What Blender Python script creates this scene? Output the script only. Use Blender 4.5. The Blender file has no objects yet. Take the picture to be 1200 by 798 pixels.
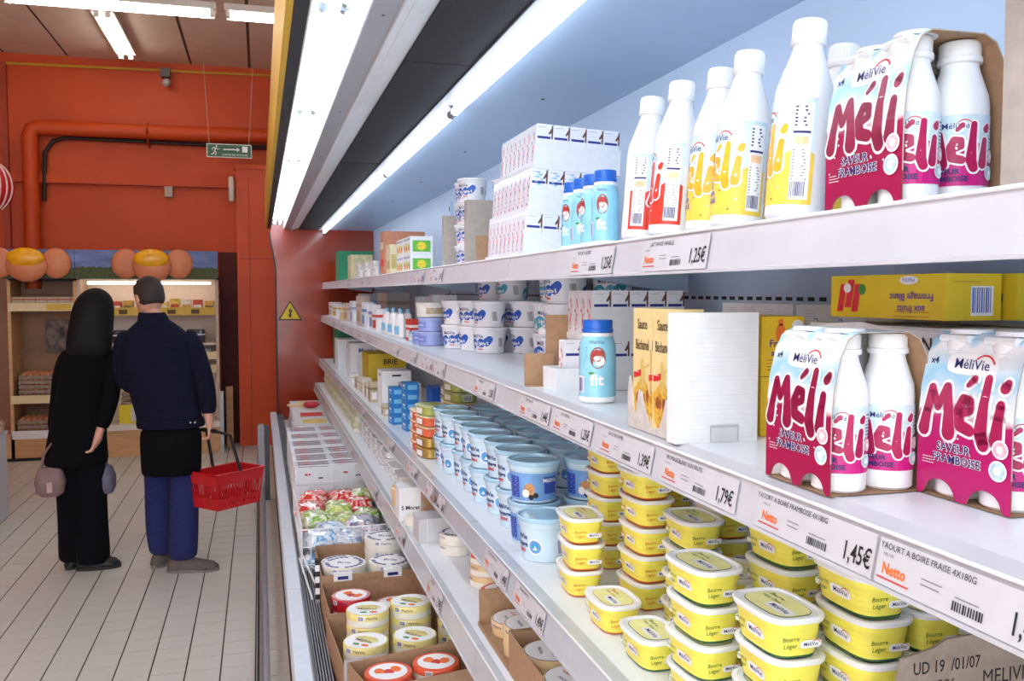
import bpy, math, random
from mathutils import Vector, Matrix, Euler
R = random.Random(7)
PI = math.pi
sin, cos = math.sin, math.cos
S = bpy.context.scene
COL = S.collection

# ---------------------------------------------------------------- camera, world, exposure
YAW, PITCH, EYE, FPX = math.radians(15.721), math.radians(3.107), 1.67, 1050.0
cam = bpy.data.cameras.new('camera'); cam.sensor_width = 36; cam.lens = FPX * 36 / 1200
cam.clip_start = 0.02; cam.clip_end = 60
co = bpy.data.objects.new('camera', cam); COL.objects.link(co)
co.location = (0, 0, EYE); co.rotation_euler = (PI / 2 - PITCH, 0, -YAW)
S.camera = co
w = bpy.data.worlds.new('world'); S.world = w; w.use_nodes = True
bg = w.node_tree.nodes['Background']; bg.inputs[0].default_value = (0.93, 0.96, 1.0, 1); bg.inputs[1].default_value = 2.9
S.view_settings.view_transform = 'Standard'; S.view_settings.look = 'None'
S.view_settings.gamma = 1.0; S.view_settings.use_curve_mapping = False
S.view_settings.exposure = 0.17
S.cycles.use_denoising = True
S.cycles.max_bounces = 6
TUBE_POWER = 9.0          # emission of the refrigerator tubes
HALL_POWER = 12.0         # emission of the hall tubes
AISLE_FILL_POWER = 19.0        # emission of the unseen aisle tubes, added to brighten the case front

_F = Vector((sin(YAW) * cos(PITCH), cos(YAW) * cos(PITCH), -sin(PITCH)))
_R = Vector((cos(YAW), -sin(YAW), 0)); _U = _R.cross(_F)
def _ray(x, y): return _F + _R * ((x - 600) / FPX) - _U * ((y - 399) / FPX)
def onZ(x, y, Z):
    v = _ray(x, y); t = (Z - EYE) / v.z; return (v.x * t, v.y * t, Z)
def onX(x, y, X):
    v = _ray(x, y); t = X / v.x; return (X, v.y * t, v.z * t + EYE)
def onY(x, y, Y):
    v = _ray(x, y); t = Y / v.y; return (v.x * t, Y, v.z * t + EYE)

# ---------------------------------------------------------------- materials
def lin(c):
    return tuple(((v / 255) / 12.92 if v / 255 <= 0.04045 else ((v / 255 + 0.055) / 1.055) ** 2.4) for v in c)
_mats = {}
def mat(name, c, rough=0.5, var=0.06, scale=30, metal=0, spec=0.5, bump=0, emit=0, alpha=1, trans=0, coat=0, stretch=None):
    if name in _mats: return _mats[name]
    m = bpy.data.materials.new(name); m.use_nodes = True
    nt = m.node_tree; b = nt.nodes['Principled BSDF']; L = lin(c)
    b.inputs['Roughness'].default_value = rough; b.inputs['Metallic'].default_value = metal
    b.inputs['Specular IOR Level'].default_value = spec
    if coat: b.inputs['Coat Weight'].default_value = coat; b.inputs['Coat Roughness'].default_value = 0.05
    tc = nt.nodes.new('ShaderNodeTexCoord'); n = nt.nodes.new('ShaderNodeTexNoise')
    n.inputs['Scale'].default_value = scale; n.inputs['Detail'].default_value = 3
    if stretch:
        mp = nt.nodes.new('ShaderNodeMapping'); mp.inputs['Scale'].default_value = stretch
        nt.links.new(tc.outputs['Object'], mp.inputs[0]); nt.links.new(mp.outputs[0], n.inputs['Vector'])
    else: nt.links.new(tc.outputs['Object'], n.inputs['Vector'])
    r = nt.nodes.new('ShaderNodeValToRGB')
    r.color_ramp.elements[0].position = 0.3; r.color_ramp.elements[1].position = 0.7
    r.color_ramp.elements[0].color = (*[v * (1 - var) for v in L], 1)
    r.color_ramp.elements[1].color = (*[min(1, v * (1 + var)) for v in L], 1)
    nt.links.new(n.outputs['Fac'], r.inputs[0]); nt.links.new(r.outputs[0], b.inputs['Base Color'])
    if bump:
        bp = nt.nodes.new('ShaderNodeBump'); bp.inputs['Strength'].default_value = bump; bp.inputs['Distance'].default_value = 0.004
        nt.links.new(n.outputs['Fac'], bp.inputs['Height']); nt.links.new(bp.outputs[0], b.inputs['Normal'])
    if emit:
        b.inputs['Emission Color'].default_value = (*L, 1); b.inputs['Emission Strength'].default_value = emit
    if alpha < 1: b.inputs['Alpha'].default_value = alpha
    if trans: b.inputs['Transmission Weight'].default_value = trans
    _mats[name] = m; return m
def blend(name, ca, cb, axis, lo, hi, scale=40, jag=0.4, rough=0.45):
    """printed card: colour a below, colour b above along one object axis, with a ragged painted edge and cloudy upper part"""
    if name in _mats: return _mats[name]
    m = bpy.data.materials.new(name); m.use_nodes = True; nt = m.node_tree; b = nt.nodes['Principled BSDF']
    b.inputs['Roughness'].default_value = rough
    tc = nt.nodes.new('ShaderNodeTexCoord'); sp = nt.nodes.new('ShaderNodeSeparateXYZ'); nt.links.new(tc.outputs['Object'], sp.inputs[0])
    mr = nt.nodes.new('ShaderNodeMapRange'); mr.inputs[1].default_value = lo; mr.inputs[2].default_value = hi
    nt.links.new(sp.outputs[axis], mr.inputs[0])
    n = nt.nodes.new('ShaderNodeTexNoise'); n.inputs['Scale'].default_value = scale; nt.links.new(tc.outputs['Object'], n.inputs['Vector'])
    ad = nt.nodes.new('ShaderNodeMath'); ad.operation = 'MULTIPLY_ADD'; ad.inputs[1].default_value = jag
    nt.links.new(n.outputs['Fac'], ad.inputs[0]); nt.links.new(mr.outputs[0], ad.inputs[2])
    r = nt.nodes.new('ShaderNodeValToRGB'); e = r.color_ramp.elements
    e[0].position = 0.5; e[0].color = (*lin(ca), 1); e[1].position = 0.56; e[1].color = (*lin((248, 248, 250)), 1)
    e.new(0.75).color = (*lin(cb), 1); e.new(0.95).color = (*lin((250, 250, 252)), 1)
    e.new(1.15 if False else 1.0).color = (*lin(cb), 1)
    nt.links.new(ad.outputs[0], r.inputs[0]); nt.links.new(r.outputs[0], b.inputs['Base Color'])
    _mats[name] = m; return m

# ---------------------------------------------------------------- mesh building
_text = {}
def text_geo(s, bold=0.0):
    k = (s, bold)
    if k not in _text:
        cu = bpy.data.curves.new('t', 'FONT'); cu.body = s; cu.size = 1; cu.resolution_u = 2; cu.offset = bold; cu.align_x = 'CENTER'
        o = bpy.data.objects.new('t', cu); COL.objects.link(o)
        dg = bpy.context.evaluated_depsgraph_get(); me = bpy.data.meshes.new_from_object(o.evaluated_get(dg))
        _text[k] = ([tuple(v.co) for v in me.vertices], [tuple(p.vertices) for p in me.polygons])
        bpy.data.objects.remove(o); bpy.data.curves.remove(cu); bpy.data.meshes.remove(me)
    return _text[k]
class MB:
    def __init__(s): s.v = []; s.f = []; s.m = []
    def add(s, vs, fs, m=0):
        o = len(s.v); s.v += [tuple(v) for v in vs]; s.f += [tuple(i + o for i in f) for f in fs]; s.m += [m] * len(fs); return s
    def box(s, x0, x1, y0, y1, z0, z1, m=0):
        vs = [(x, y, z) for z in (z0, z1) for y in (y0, y1) for x in (x0, x1)]
        return s.add(vs, [(0, 2, 3, 1), (4, 5, 7, 6), (0, 1, 5, 4), (2, 6, 7, 3), (0, 4, 6, 2), (1, 3, 7, 5)], m)
    def loft(s, rings, m=0, c0=True, c1=True, closed=True):
        n = len(rings[0]); vs = [p for r in rings for p in r]; fs = []; k = n if closed else n - 1
        for i in range(len(rings) - 1):
            for j in range(k):
                a, b = i * n + j, i * n + (j + 1) % n; fs.append((a, b, b + n, a + n))
        if c0: fs.append(tuple(range(n))[::-1])
        if c1: fs.append(tuple(range((len(rings) - 1) * n, len(rings) * n)))
        return s.add(vs, fs, m)
    def lathe(s, prof, n=20, m=0, c=(0, 0), c0=True, c1=True, a0=0, a1=2 * PI):
        full = abs(a1 - a0 - 2 * PI) < 1e-6; k = n if full else n + 1
        rings = [[(c[0] + r * cos(a0 + (a1 - a0) * j / n), c[1] + r * sin(a0 + (a1 - a0) * j / n), z) for j in range(k)] for r, z in prof]
        return s.loft(rings, m, c0 and full, c1 and full, full)
    def sq(s, prof, n=24, m=0, e=0.5, c=(0, 0), c0=True, c1=True):
        """superellipse rings: (half x, half y, z)"""
        def sg(t): return math.copysign(abs(t) ** e, t)
        return s.loft([[(c[0] + a * sg(cos(2 * PI * j / n)), c[1] + b * sg(sin(2 * PI * j / n)), z) for j in range(n)] for a, b, z in prof], m, c0, c1)
    def tube(s, path, r, n=8, m=0, cap=True):
        P = [Vector(p) for p in path]; rs = r if isinstance(r, (list, tuple)) else [r] * len(P); rings = []
        up = None
        for i, p in enumerate(P):
            d = (P[min(i + 1, len(P) - 1)] - P[max(i - 1, 0)]).normalized()
            if up is None: up = Vector((0, 0, 1)) if abs(d.z) < 0.9 else Vector((1, 0, 0))
            a = d.cross(up)
            if a.length < 1e-4: a = d.cross(Vector((0, 1, 0)))
            a.normalize(); b = a.cross(d); up = b
            rings.append([tuple(p + (a * cos(2 * PI * j / n) + b * sin(2 * PI * j / n)) * rs[i]) for j in range(n)])
        return s.loft(rings, m, cap, cap)
    def ell(s, c, r, n=14, k=8, m=0):
        rings = []
        for i in range(k + 1):
            t = PI * (i + (0.02 if i == 0 else -0.02 if i == k else 0)) / k
            rings.append([(c[0] + r[0] * sin(t) * cos(2 * PI * j / n), c[1] + r[1] * sin(t) * sin(2 * PI * j / n), c[2] - r[2] * cos(t)) for j in range(n)])
        return s.loft(rings, m)
    def prism(s, poly, y0, y1, m=0):
        return s.loft([[(x, y0, z) for x, z in poly], [(x, y1, z) for x, z in poly]], m)
    def quad(s, pts, m=0): return s.add(pts, [tuple(range(len(pts)))], m)
    def pr(s, place, pts, m=0): return s.quad([place(u, v) for u, v in pts], m)
    def rect(s, place, u0, u1, v0, v1, m=0, k=1):
        for i in range(k):
            a = u0 + (u1 - u0) * i / k; b = u0 + (u1 - u0) * (i + 1) / k
            s.pr(place, [(a, v0), (b, v0), (b, v1), (a, v1)], m)
        return s
    def oval(s, place, u, v, a, b, m=0, n=16, e=1.0):
        def sg(t): return math.copysign(abs(t) ** e, t)
        return s.pr(place, [(u + a * sg(cos(2 * PI * j / n)), v + b * sg(sin(2 * PI * j / n))) for j in range(n)], m)
    def text(s, t, size, place, u, v, m=0, bold=0.0, sx=1.0):
        vs, fs = text_geo(t, bold)
        return s.add([place(u + x * size * sx, v + y * size) for x, y, z in vs], fs, m)
    def lines(s, place, u, v, wd, n, dv, m=0, th=0.0012):
        for i in range(n): s.rect(place, u, u + wd * R.uniform(0.7, 1), v - i * dv - th, v - i * dv, m)
        return s
    def bars(s, place, u, v, wd, h, n=12, m=0):
        for i in range(n):
            s.rect(place, u + wd * i / n, u + wd * (i + R.uniform(0.35, 0.7)) / n, v, v + h, m)
        return s
    def strokes(s, st, size, place, u, v, m=0, grow=0.0, dp=0):
        """fat balloon lettering: rows of round-ended strokes"""
        for path in st:
            P = [Vector((p[0], p[1])) for p in path]; rr = [p[2] + grow for p in path]
            for p, r in zip(P, rr):
                s.pr(place, [(u + (p.x + r * cos(2 * PI * j / 12)) * size, v + (p.y + r * sin(2 * PI * j / 12)) * size) for j in range(12)], m)
            for i in range(len(P) - 1):
                d = (P[i + 1] - P[i]); L = d.length
                if L < 1e-5: continue
                nrm = Vector((-d.y, d.x)) / L
                q = [P[i] + nrm * rr[i], P[i] - nrm * rr[i], P[i + 1] - nrm * rr[i + 1], P[i + 1] + nrm * rr[i + 1]]
                s.pr(place, [(u + p.x * size, v + p.y * size) for p in q], m)
        return s
    def mesh(s, name, mats, ang=35):
        me = bpy.data.meshes.new(name); me.from_pydata(s.v, [], s.f); me.update()
        for m in mats: me.materials.append(m)
        me.polygons.foreach_set('material_index', s.m); me.polygons.foreach_set('use_smooth', [True] * len(s.f))
        me.set_sharp_from_angle(angle=math.radians(ang)); return me
    def build(s, name, mats, parent=None, loc=(0, 0, 0), rot=(0, 0, 0), kind=None, ang=35):
        o = bpy.data.objects.new(name, s.mesh(name, mats if isinstance(mats, list) else [mats], ang)); COL.objects.link(o)
        o.location = loc; o.rotation_euler = rot
        if parent: o.parent = parent
        if kind: o['kind'] = kind
        return o
def tag(o, label, cat, group=None):
    o['label'] = label; o['category'] = cat
    if group: o['group'] = group
    return o
def thing(name, label, cat, loc=(0, 0, 0), rz=0, group=None, rot=None):
    o = bpy.data.objects.new(name, None); o.empty_display_size = 0.05; COL.objects.link(o)
    o.location = loc; o.rotation_euler = rot or (0, 0, rz); return tag(o, label, cat, group)
KIDS = {}
def kids(o):
    return [c for c in o.children]
def dup(root, loc, rz=0, label=None, group=None, rot=None, scale=None):
    def cp(o, par):
        c = o.copy(); COL.objects.link(c)
        if par: c.parent = par
        for ch in kids(o): cp(ch, c)
        return c
    r = cp(root, None); r.location = loc; r.rotation_euler = rot or (0, 0, rz)
    if label: r['label'] = label
    if group: r['group'] = group
    if scale: r.scale = (scale,) * 3
    return r
_first = {}
def put(kind, maker, loc, rz, label, cat, group=None, rot=None, scale=None):
    """the first call makes the thing, later ones copy it with its parts"""
    if kind not in _first:
        r = maker(); _first[kind] = r; r.location = loc; r.rotation_euler = rot or (0, 0, rz); tag(r, label, cat, group)
        if scale: r.scale = (scale,) * 3
        return r
    return dup(_first[kind], loc, rz, label, group, rot, scale)
def bare(name):
    o = bpy.data.objects.new(name, None); o.empty_display_size = 0.05; COL.objects.link(o); return o
def cyl(r, c=(0, 0)):            # print wrapped round a pot: u in metres round the front (-y side), v up
    def f(u, v):
        rr = r(v) if callable(r) else r
        a = -PI / 2 + u / rr; return (c[0] + rr * cos(a), c[1] + rr * sin(a), v)
    return f
def front(y): return lambda u, v: (u, y, v)
def left(x): return lambda u, v: (x, -u, v)        # face towards -x
def right(x): return lambda u, v: (x, u, v)
def top(z): return lambda u, v: (u, v, z)
ORD = ['first', 'second', 'third', 'fourth', 'fifth', 'sixth', 'seventh', 'eighth', 'ninth', 'tenth', 'eleventh', 'twelfth']
AISLE = -PI / 2                  # turns a product's front (-y) towards the aisle (-x)

WHITE = mat('white_plastic', (244, 245, 246), 0.35, 0.02)
WHITEM = mat('white_enamel', (232, 235, 239), 0.3, 0.03, 8)
CARD = mat('brown_cardboard', (172, 136, 104), 0.85, 0.1, 60, bump=0.15)
CARDD = mat('grey_cardboard', (176, 165, 154), 0.85, 0.08, 60, bump=0.15)
CARDW = mat('white_cardboard', (236, 238, 240), 0.6, 0.03, 50)
NAVY = mat('navy_ink', (38, 42, 110), 0.5, 0.05)
INK = mat('black_ink', (40, 38, 42), 0.6, 0.05)
GREYINK = mat('grey_ink', (130, 128, 134), 0.6, 0.08)
REDINK = mat('red_ink', (214, 44, 40), 0.5, 0.05)
ORINK = mat('orange_ink', (246, 120, 50), 0.5, 0.12, 300)
SKYINK = mat('sky_ink', (140, 198, 232), 0.5, 0.2, 60)
WINK = mat('white_ink', (250, 250, 250), 0.5, 0.01)
# ---------------------------------------------------------------- the room
TILE = mat('floor_tile', (206, 203, 194), 0.45, 0.08, 3, bump=0.02)
GROUT = mat('tile_grout', (62, 52, 42), 0.9, 0.2, 20)
ORANGE = mat('orange_wall_paint', (194, 68, 6), 0.6, 0.08, 2, bump=0.05)
ORANGED = mat('dark_orange_paint', (160, 54, 10), 0.6, 0.1, 2)
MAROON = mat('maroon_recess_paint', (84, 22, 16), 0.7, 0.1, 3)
CEIL = mat('ceiling_panel', (226, 208, 190), 0.85, 0.06, 5, bump=0.1)
CEILJ = mat('ceiling_joint', (100, 84, 72), 0.8, 0.1, 5)
fl = MB().box(-5, 3, -1.5, 10.6, -0.06, -0.004).build('floor', GROUT, kind='structure')
T = 0.1485; tx0, ty0 = -0.041, 4.106
tme = MB(); g = 0.0034; ty = 0.0027
tme.box(g, T - g, ty, T - ty, -0.004, 0.0); tme = tme.mesh('tile', [TILE])
cand = []; rest = MB()
for i in range(-32, 20):
    for j in range(-34, 44):
        x, y = tx0 + i * T, ty0 + j * T
        d = Vector((x + T / 2, y + T / 2, -EYE)); z = d.dot(_F)
        vis = False
        if z > 0.3:
            px = 600 + FPX * d.dot(_R) / z; py = 399 - FPX * d.dot(_U) / z; vis = -20 < px < 345 and py < 820
        if vis: cand.append((z, x, y))
        else: rest.box(x + g, x + T - g, y + ty, y + T - ty, -0.004, 0.0)
cand.sort()
for z, x, y in cand[:300]:
    o = bpy.data.objects.new('tile', tme); COL.objects.link(o); o.parent = fl; o.location = (x, y, R.uniform(-0.0006, 0))
for z, x, y in cand[300:]: rest.box(x + g, x + T - g, y + ty, y + T - ty, -0.004, 0.0)
rest.build('tile_field', TILE, fl, kind='stuff')

CZ, WY = 4.1, 10.3
MB().box(-5, 3, WY, WY + 0.15, -0.05, CZ + 0.2).build('wall_back', ORANGE, kind='structure')
MB().box(-5.15, -5, -1.5, WY + 0.15, -0.05, CZ + 0.2).build('wall_left', ORANGE, kind='structure')
MB().box(3, 3.15, -1.5, WY + 0.15, -0.05, CZ + 0.2).build('wall_right_added', ORANGE, kind='structure')  # unseen wall, added to block world light coming in over the case
ce = MB().box(-5, 3, -1.5, WY, CZ + 0.012, CZ + 0.1).build('ceiling', CEILJ, kind='structure')
pm = MB().box(0.014, 0.586, 0.005, 1.195, 0, 0.012).mesh('ceiling_panel', [CEIL])
X0 = -0.67
for i in range(-7, 6):
    for j in range(0, 9):
        x, y = X0 + 0.6 * i, 9.5 - 1.2 * j
        if y + 1.2 > WY: 
            o = MB().box(x + 0.014, x + 0.586, y + 0.005, WY, CZ, CZ + 0.012).build('ceiling_panel', CEIL, ce); continue
        o = bpy.data.objects.new('ceiling_panel', pm); COL.objects.link(o); o.parent = ce; o.location = (x, y, CZ)
# wall relief
MB().box(-2.5, -2.44, WY - 0.05, WY, 0, 4.0).build('trim_1', ORANGED, kind='structure')
p = MB().box(-0.225, 0.6, WY - 0.22, WY, 0, 3.02); p.box(-0.235, 0.6, WY - 0.24, WY, 2.98, 3.03)
p.box(-0.10, -0.094, WY - 0.223, WY - 0.2, 0.0, 2.9, 1); p.box(-0.2, 0.3, WY - 0.223, WY - 0.2, 2.02, 2.026, 1)
p.build('trim_2', [mat('orange_cabinet_paint', (212, 74, 8), 0.5, 0.06, 2), ORANGED], kind='structure')
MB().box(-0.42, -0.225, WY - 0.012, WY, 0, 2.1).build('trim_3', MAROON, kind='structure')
t = thing('wall_pipe', 'thick orange elbow pipe running down and along the back wall', 'pipe', (-2.22, WY - 0.14, 1.7))
m = MB(); m.tube([(0, 0, 0), (0, 0, 1.55), (0.02, 0, 1.61), (0.08, 0, 1.64), (1.3, 0, 1.64), (2.6, 0, 1.66)], 0.075, 14)
m.build('pipe', ORANGE, t)
for x in (0.0,): MB().lathe([(0.085, 0.3), (0.085, 0.36)], 14).build('collar', ORANGED, t)
MB().tube([(1.12, 0.14, 1.5), (1.12, 0, 1.55), (1.12, -0.09, 1.64), (1.12, 0, 1.73)], 0.012, 6).build('bracket', ORANGED, t)
m = MB().tube([(-2.12, WY - 0.06, 2.6), (-2.1, WY - 0.06, 3.1), (-2.02, WY - 0.06, 3.22), (-1.9, WY - 0.06, 3.26), (0.2, WY - 0.06, 3.24)], 0.022, 8)
tag(m.build('wall_cable', mat('black_cable', (40, 24, 20), 0.6, 0.1)), 'black cable looping under the orange pipe on the wall', 'cable')
m = MB().box(-2.9, -0.23, WY - 0.07, WY, 2.79, 2.88).box(-2.9, -0.23, WY - 0.075, WY - 0.07, 2.79, 2.80, 1)
tag(m.build('wall_duct', [ORANGE, ORANGED]), 'flat orange cable duct running level across the back wall', 'duct')
m = MB().tube([(-2.9, WY - 0.03, 3.98), (0.6, WY - 0.03, 4.035)], 0.014, 6)
tag(m.build('yellow_conduit', mat('yellow_conduit', (196, 150, 40), 0.5, 0.1)), 'thin yellow conduit along the top of the back wall', 'conduit')
t = thing('security_camera', 'small grey security camera high on the orange back wall', 'camera', (-0.92, WY - 0.06, 3.93))
MB().box(-0.045, 0.045, -0.06, 0.06, 0.0, 0.09).build('housing', mat('dark_grey_plastic', (90, 84, 84), 0.5), t)
MB().ell((0.01, -0.04, -0.06), (0.045, 0.045, 0.045)).build('dome', mat('grey_dome', (170, 165, 160), 0.3), t)
tag(MB().box(-0.04, 0.04, -0.02, 0.03, -0.05, 0.06).box(-0.03, 0.03, -0.026, -0.02, -0.04, 0.02).build('junction_box', mat('beige_box', (176, 160, 146), 0.6), None, (-0.915, WY - 0.05, 2.73)), 'small beige junction box under the flat orange duct', 'box')
t = thing('alarm_unit', 'rounded white alarm unit beside the orange cabinet', 'alarm', (-0.27, WY - 0.26, 2.76))
MB().sq([(0.022, 0.03, -0.13), (0.03, 0.04, -0.11), (0.03, 0.04, 0.11), (0.022, 0.03, 0.13)], 16, e=0.6).build('housing', mat('cream_housing', (206, 196, 184), 0.4), t)
MB().box(-0.02, 0.03, 0.03, 0.26, -0.03, 0.03).build('bracket', mat('cream_housing', (206, 196, 184)), t)
# hall lamps: a row across and one along
FIX = mat('lamp_fixture', (225, 220, 210), 0.5); GLOW = mat('hall_tube', (255, 250, 238), 0.4, 0, emit=HALL_POWER)
FILL_GLOW = mat('added_aisle_tube', (240, 246, 255), 0.4, 0, emit=AISLE_FILL_POWER)
def hall_lamp(label, loc, rz, L=1.5, GLOW=GLOW):
    t = thing('ceiling_lamp', label, 'lamp', loc, rz, 'hall ceiling lamps')
    MB().box(-L / 2, L / 2, -0.09, 0.09, 0.0, 0.05).build('fixture', FIX, t)
    for s in (-0.045, 0.045):
        MB().tube([(-L / 2 + 0.04, s, -0.02), (L / 2 - 0.04, s, -0.02)], 0.018, 8).build('tube', GLOW, t)
        for e in (-1, 1): MB().box(e * (L / 2 - 0.03) - 0.015, e * (L / 2 - 0.03) + 0.015, s - 0.02, s + 0.02, -0.045, 0.0).build('lamp_holder', FIX, t)
    return t
hall_lamp('fluorescent ceiling lamp pointing towards the orange back wall', (-1.25, 9.1, CZ - 0.06), PI / 2)
hall_lamp('leftmost fluorescent lamp of the row across the ceiling', (-2.60, 7.45, 3.84), 0, 1.5)
hall_lamp('long middle fluorescent lamp of the row across the ceiling', (-1.04, 7.45, 3.84), 0, 1.5)
hall_lamp('rightmost fluorescent lamp of the row, cut by the refrigerator canopy', (0.52, 7.45, 3.84), 0, 1.5)
for k, (x, y) in enumerate([(-1.35, 3.6), (-1.35, 1.9), (-1.35, 0.2), (-1.35, -1.0)]):  # lamps added out of view to light the goods in the case
    hall_lamp('added unseen fluorescent lamp over the aisle above the viewer, %s from the back wall' % ORD[k], (x, y, 3.2), PI / 2, 1.5, FILL_GLOW)
# exit sign
GREEN = mat('exit_green', (16, 84, 50), 0.4, 0.05)
SY = 9.6
c0 = onY(242, 168, SY); c1 = onY(295, 186, SY)
sw, sh = c1[0] - c0[0], c0[2] - c1[2]
t = thing('exit_sign', 'green hanging emergency exit sign with running man and arrow', 'sign', ((c0[0] + c1[0]) / 2, SY, (c0[2] + c1[2]) / 2), 0.0)
MB().box(-sw / 2, sw / 2, -0.012, 0.012, -sh / 2, sh / 2).build('frame', mat('sign_white', (225, 228, 222), 0.5), t)
f = front(-0.0135); m = MB(); m.rect(f, -sw / 2 + 0.008, sw / 2 - 0.008, -sh / 2 + 0.008, sh / 2 - 0.008, 0)
f = front(-0.0150); h = sh
mx = -sw * 0.31
m.strokes([[(0.1, 0.32, 0.06)], [(0.05, 0.2, 0.055), (-0.05, -0.05, 0.05), (0.1, -0.15, 0.04), (0.02, -0.32, 0.035)],
           [(-0.05, -0.05, 0.05), (-0.12, -0.25, 0.04), (-0.28, -0.28, 0.035)], [(0.05, 0.2, 0.04), (-0.16, 0.2, 0.03), (-0.22, 0.06, 0.03)],
           [(0.05, 0.2, 0.04), (0.18, 0.08, 0.03), (0.28, 0.14, 0.03)]], h, f, mx, 0, 1)
m.rect(f, -sw * 0.13, sw * 0.2, 0.1 * h - 0.006, 0.1 * h + 0.006, 1).pr(f, [(sw * 0.24, 0.1 * h), (sw * 0.17, 0.1 * h + 0.022), (sw * 0.17, 0.1 * h - 0.022)], 1)
m.rect(f, sw * 0.29, sw * 0.41, -0.08 * h, 0.36 * h, 1)
m.text('SORTIE DE SECOURS', 0.027, f, sw * 0.13, -sh * 0.36, 1)
m.build('sign_face', [GREEN, WINK], t)
for s in (-1, 1):
    MB().tube([(s * sw * 0.44, 0, sh / 2), (s * sw * 0.44 - (0.06 if s > 0 else 0.05) * (-s if s > 0 else 1) , 0, CZ - c0[2] + sh / 2)], 0.0028, 5).build('hanging_wire', mat('wire_grey', (180, 160, 140), 0.4), t)
m = MB().ell((0, 0, 0), (0.2, 0.2, 0.22), 18, 10)
for k in range(4):
    a = -PI / 2 + 0.3 * k
    m.tube([(0.203 * cos(a + 0.4) * cos(z), 0.203 * sin(a + 0.4) * cos(z), 0.222 * sin(z)) for z in [(-1.0 + 0.25 * i) for i in range(9)]], 0.008, 5, 1)
tag(m.build('paper_lantern', [mat('lantern_red', (190, 24, 28), 0.5), mat('lantern_white', (230, 190, 190), 0.5)], None, onY(-14, 219, 8.5)), 'round red ornament with white lines hanging at the left edge', 'ornament')
MB().tube([(0, 0, 0.2), (0, 0, CZ - onY(-14, 219, 8.5)[2])], 0.003, 5).build('cord', mat('wire_grey', (180, 160, 140)), bpy.data.objects['paper_lantern'])

# ---------------------------------------------------------------- egg display at the back wall
WOODY = mat('light_wood_laminate', (206, 160, 110), 0.5, 0.12, 6, stretch=(1, 1, 8))
DARKBK = mat('dark_interior', (34, 30, 32), 0.8, 0.1)
STRIP = mat('cream_price_strip', (226, 206, 160), 0.5, 0.08, 12)
YSTRIP = mat('yellow_price_strip', (214, 178, 60), 0.5, 0.1, 20)
CHROME = mat('brushed_steel', (168, 172, 178), 0.35, 0.08, 20, metal=0.9)
def fascia(x0, x1, par):
    m = MB().box(x0, x1, EY - 0.058, EY, 1.80, 2.085, 0); f = front(EY - 0.0595)
    m.rect(f, x0, x1, 1.80, 1.905, 1)
    for k in range(int((x1 - x0) / 0.05)):
        u = x0 + 0.05 * k; m.pr(f, [(u, 1.904), (u + 0.05, 1.904), (u + 0.04, 1.912 + R.uniform(0, 0.012)), (u + 0.01, 1.912 + R.uniform(0, 0.012))], 1)
    m.build('fascia', [mat('printed_sky', (104, 124, 178), 0.6, 0.3, 5, stretch=(1, 1, 3)), mat('printed_field', (72, 84, 50), 0.7, 0.3, 40)], par)
EY = 9.75
def egg_cluster(par, cx, cz, y):
    EGG = mat('brown_eggshell', (214, 132, 92), 0.45, 0.06, 12); YOLK = mat('egg_yolk', (240, 172, 20), 0.25, 0.1, 10)
    for dx in (-1, 1): MB().ell((cx + dx * 0.25, y - 0.02, cz + 0.0), (0.135, 0.05, 0.15), 20, 10).build('egg', EGG, par)
    MB().ell((cx, y - 0.07, cz - 0.02), (0.185, 0.07, 0.165), 24, 12).build('egg_shell', EGG, par)
    MB().ell((cx, y - 0.115, cz + 0.05), (0.165, 0.045, 0.095), 24, 10).build('yolk', YOLK, par)
tL = thing('egg_rack', 'wooden egg rack with printed egg fascia, left of the lit fridge', 'rack', (0, 0, 0))
XL0, XL1 = -2.62, -1.75
MB().box(XL0, XL1, EY + 0.42, EY + 0.45, 0, 1.82).build('back_board', mat('rack_back_wood', (150, 112, 84), 0.6, 0.1, 5), tL)
for x in (-2.37, XL1 - 0.03): MB().box(x, x + 0.03, EY, EY + 0.43, 0, 1.82).build('side_panel', WOODY, tL)
MB().box(XL0, XL1, EY, EY + 0.4, 0.0, 0.27).build('plinth', WOODY, tL)
MB().box(XL0, XL1, EY - 0.004, EY, 0.0, 0.03).build('kickboard', DARKBK, tL)
for z, mm in ((1.53, STRIP), (0.62, STRIP), (0.27, WHITEM)):
    s = MB().box(-2.34, XL1 - 0.03, EY + 0.01, EY + 0.42, z - 0.025, z).build('shelf', WOODY, tL)
    m = MB().box(-2.36, XL1, EY - 0.012, EY + 0.01, z - 0.05, z + 0.03)
    if z > 1: m.rect(front(EY - 0.0135), -2.02, -1.8, z - 0.04, z + 0.022, 1)
    m.build('price_strip', [mm, YSTRIP], s)
MB().box(-2.36, XL1, EY + 0.0, EY + 0.42, 1.6 + 0.18, 1.82).build('top_panel', DARKBK, tL)
m = MB().box(-2.12, -1.78, EY + 0.38, EY + 0.42, 1.05, 1.38); m.build('poster', mat('egg_poster', (112, 100, 92), 0.6, 0.8, 14), tL)
fascia(XL0, XL1 - 0.002, tL)
egg_cluster(tL, -2.16, 1.95, EY - 0.06)
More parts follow.
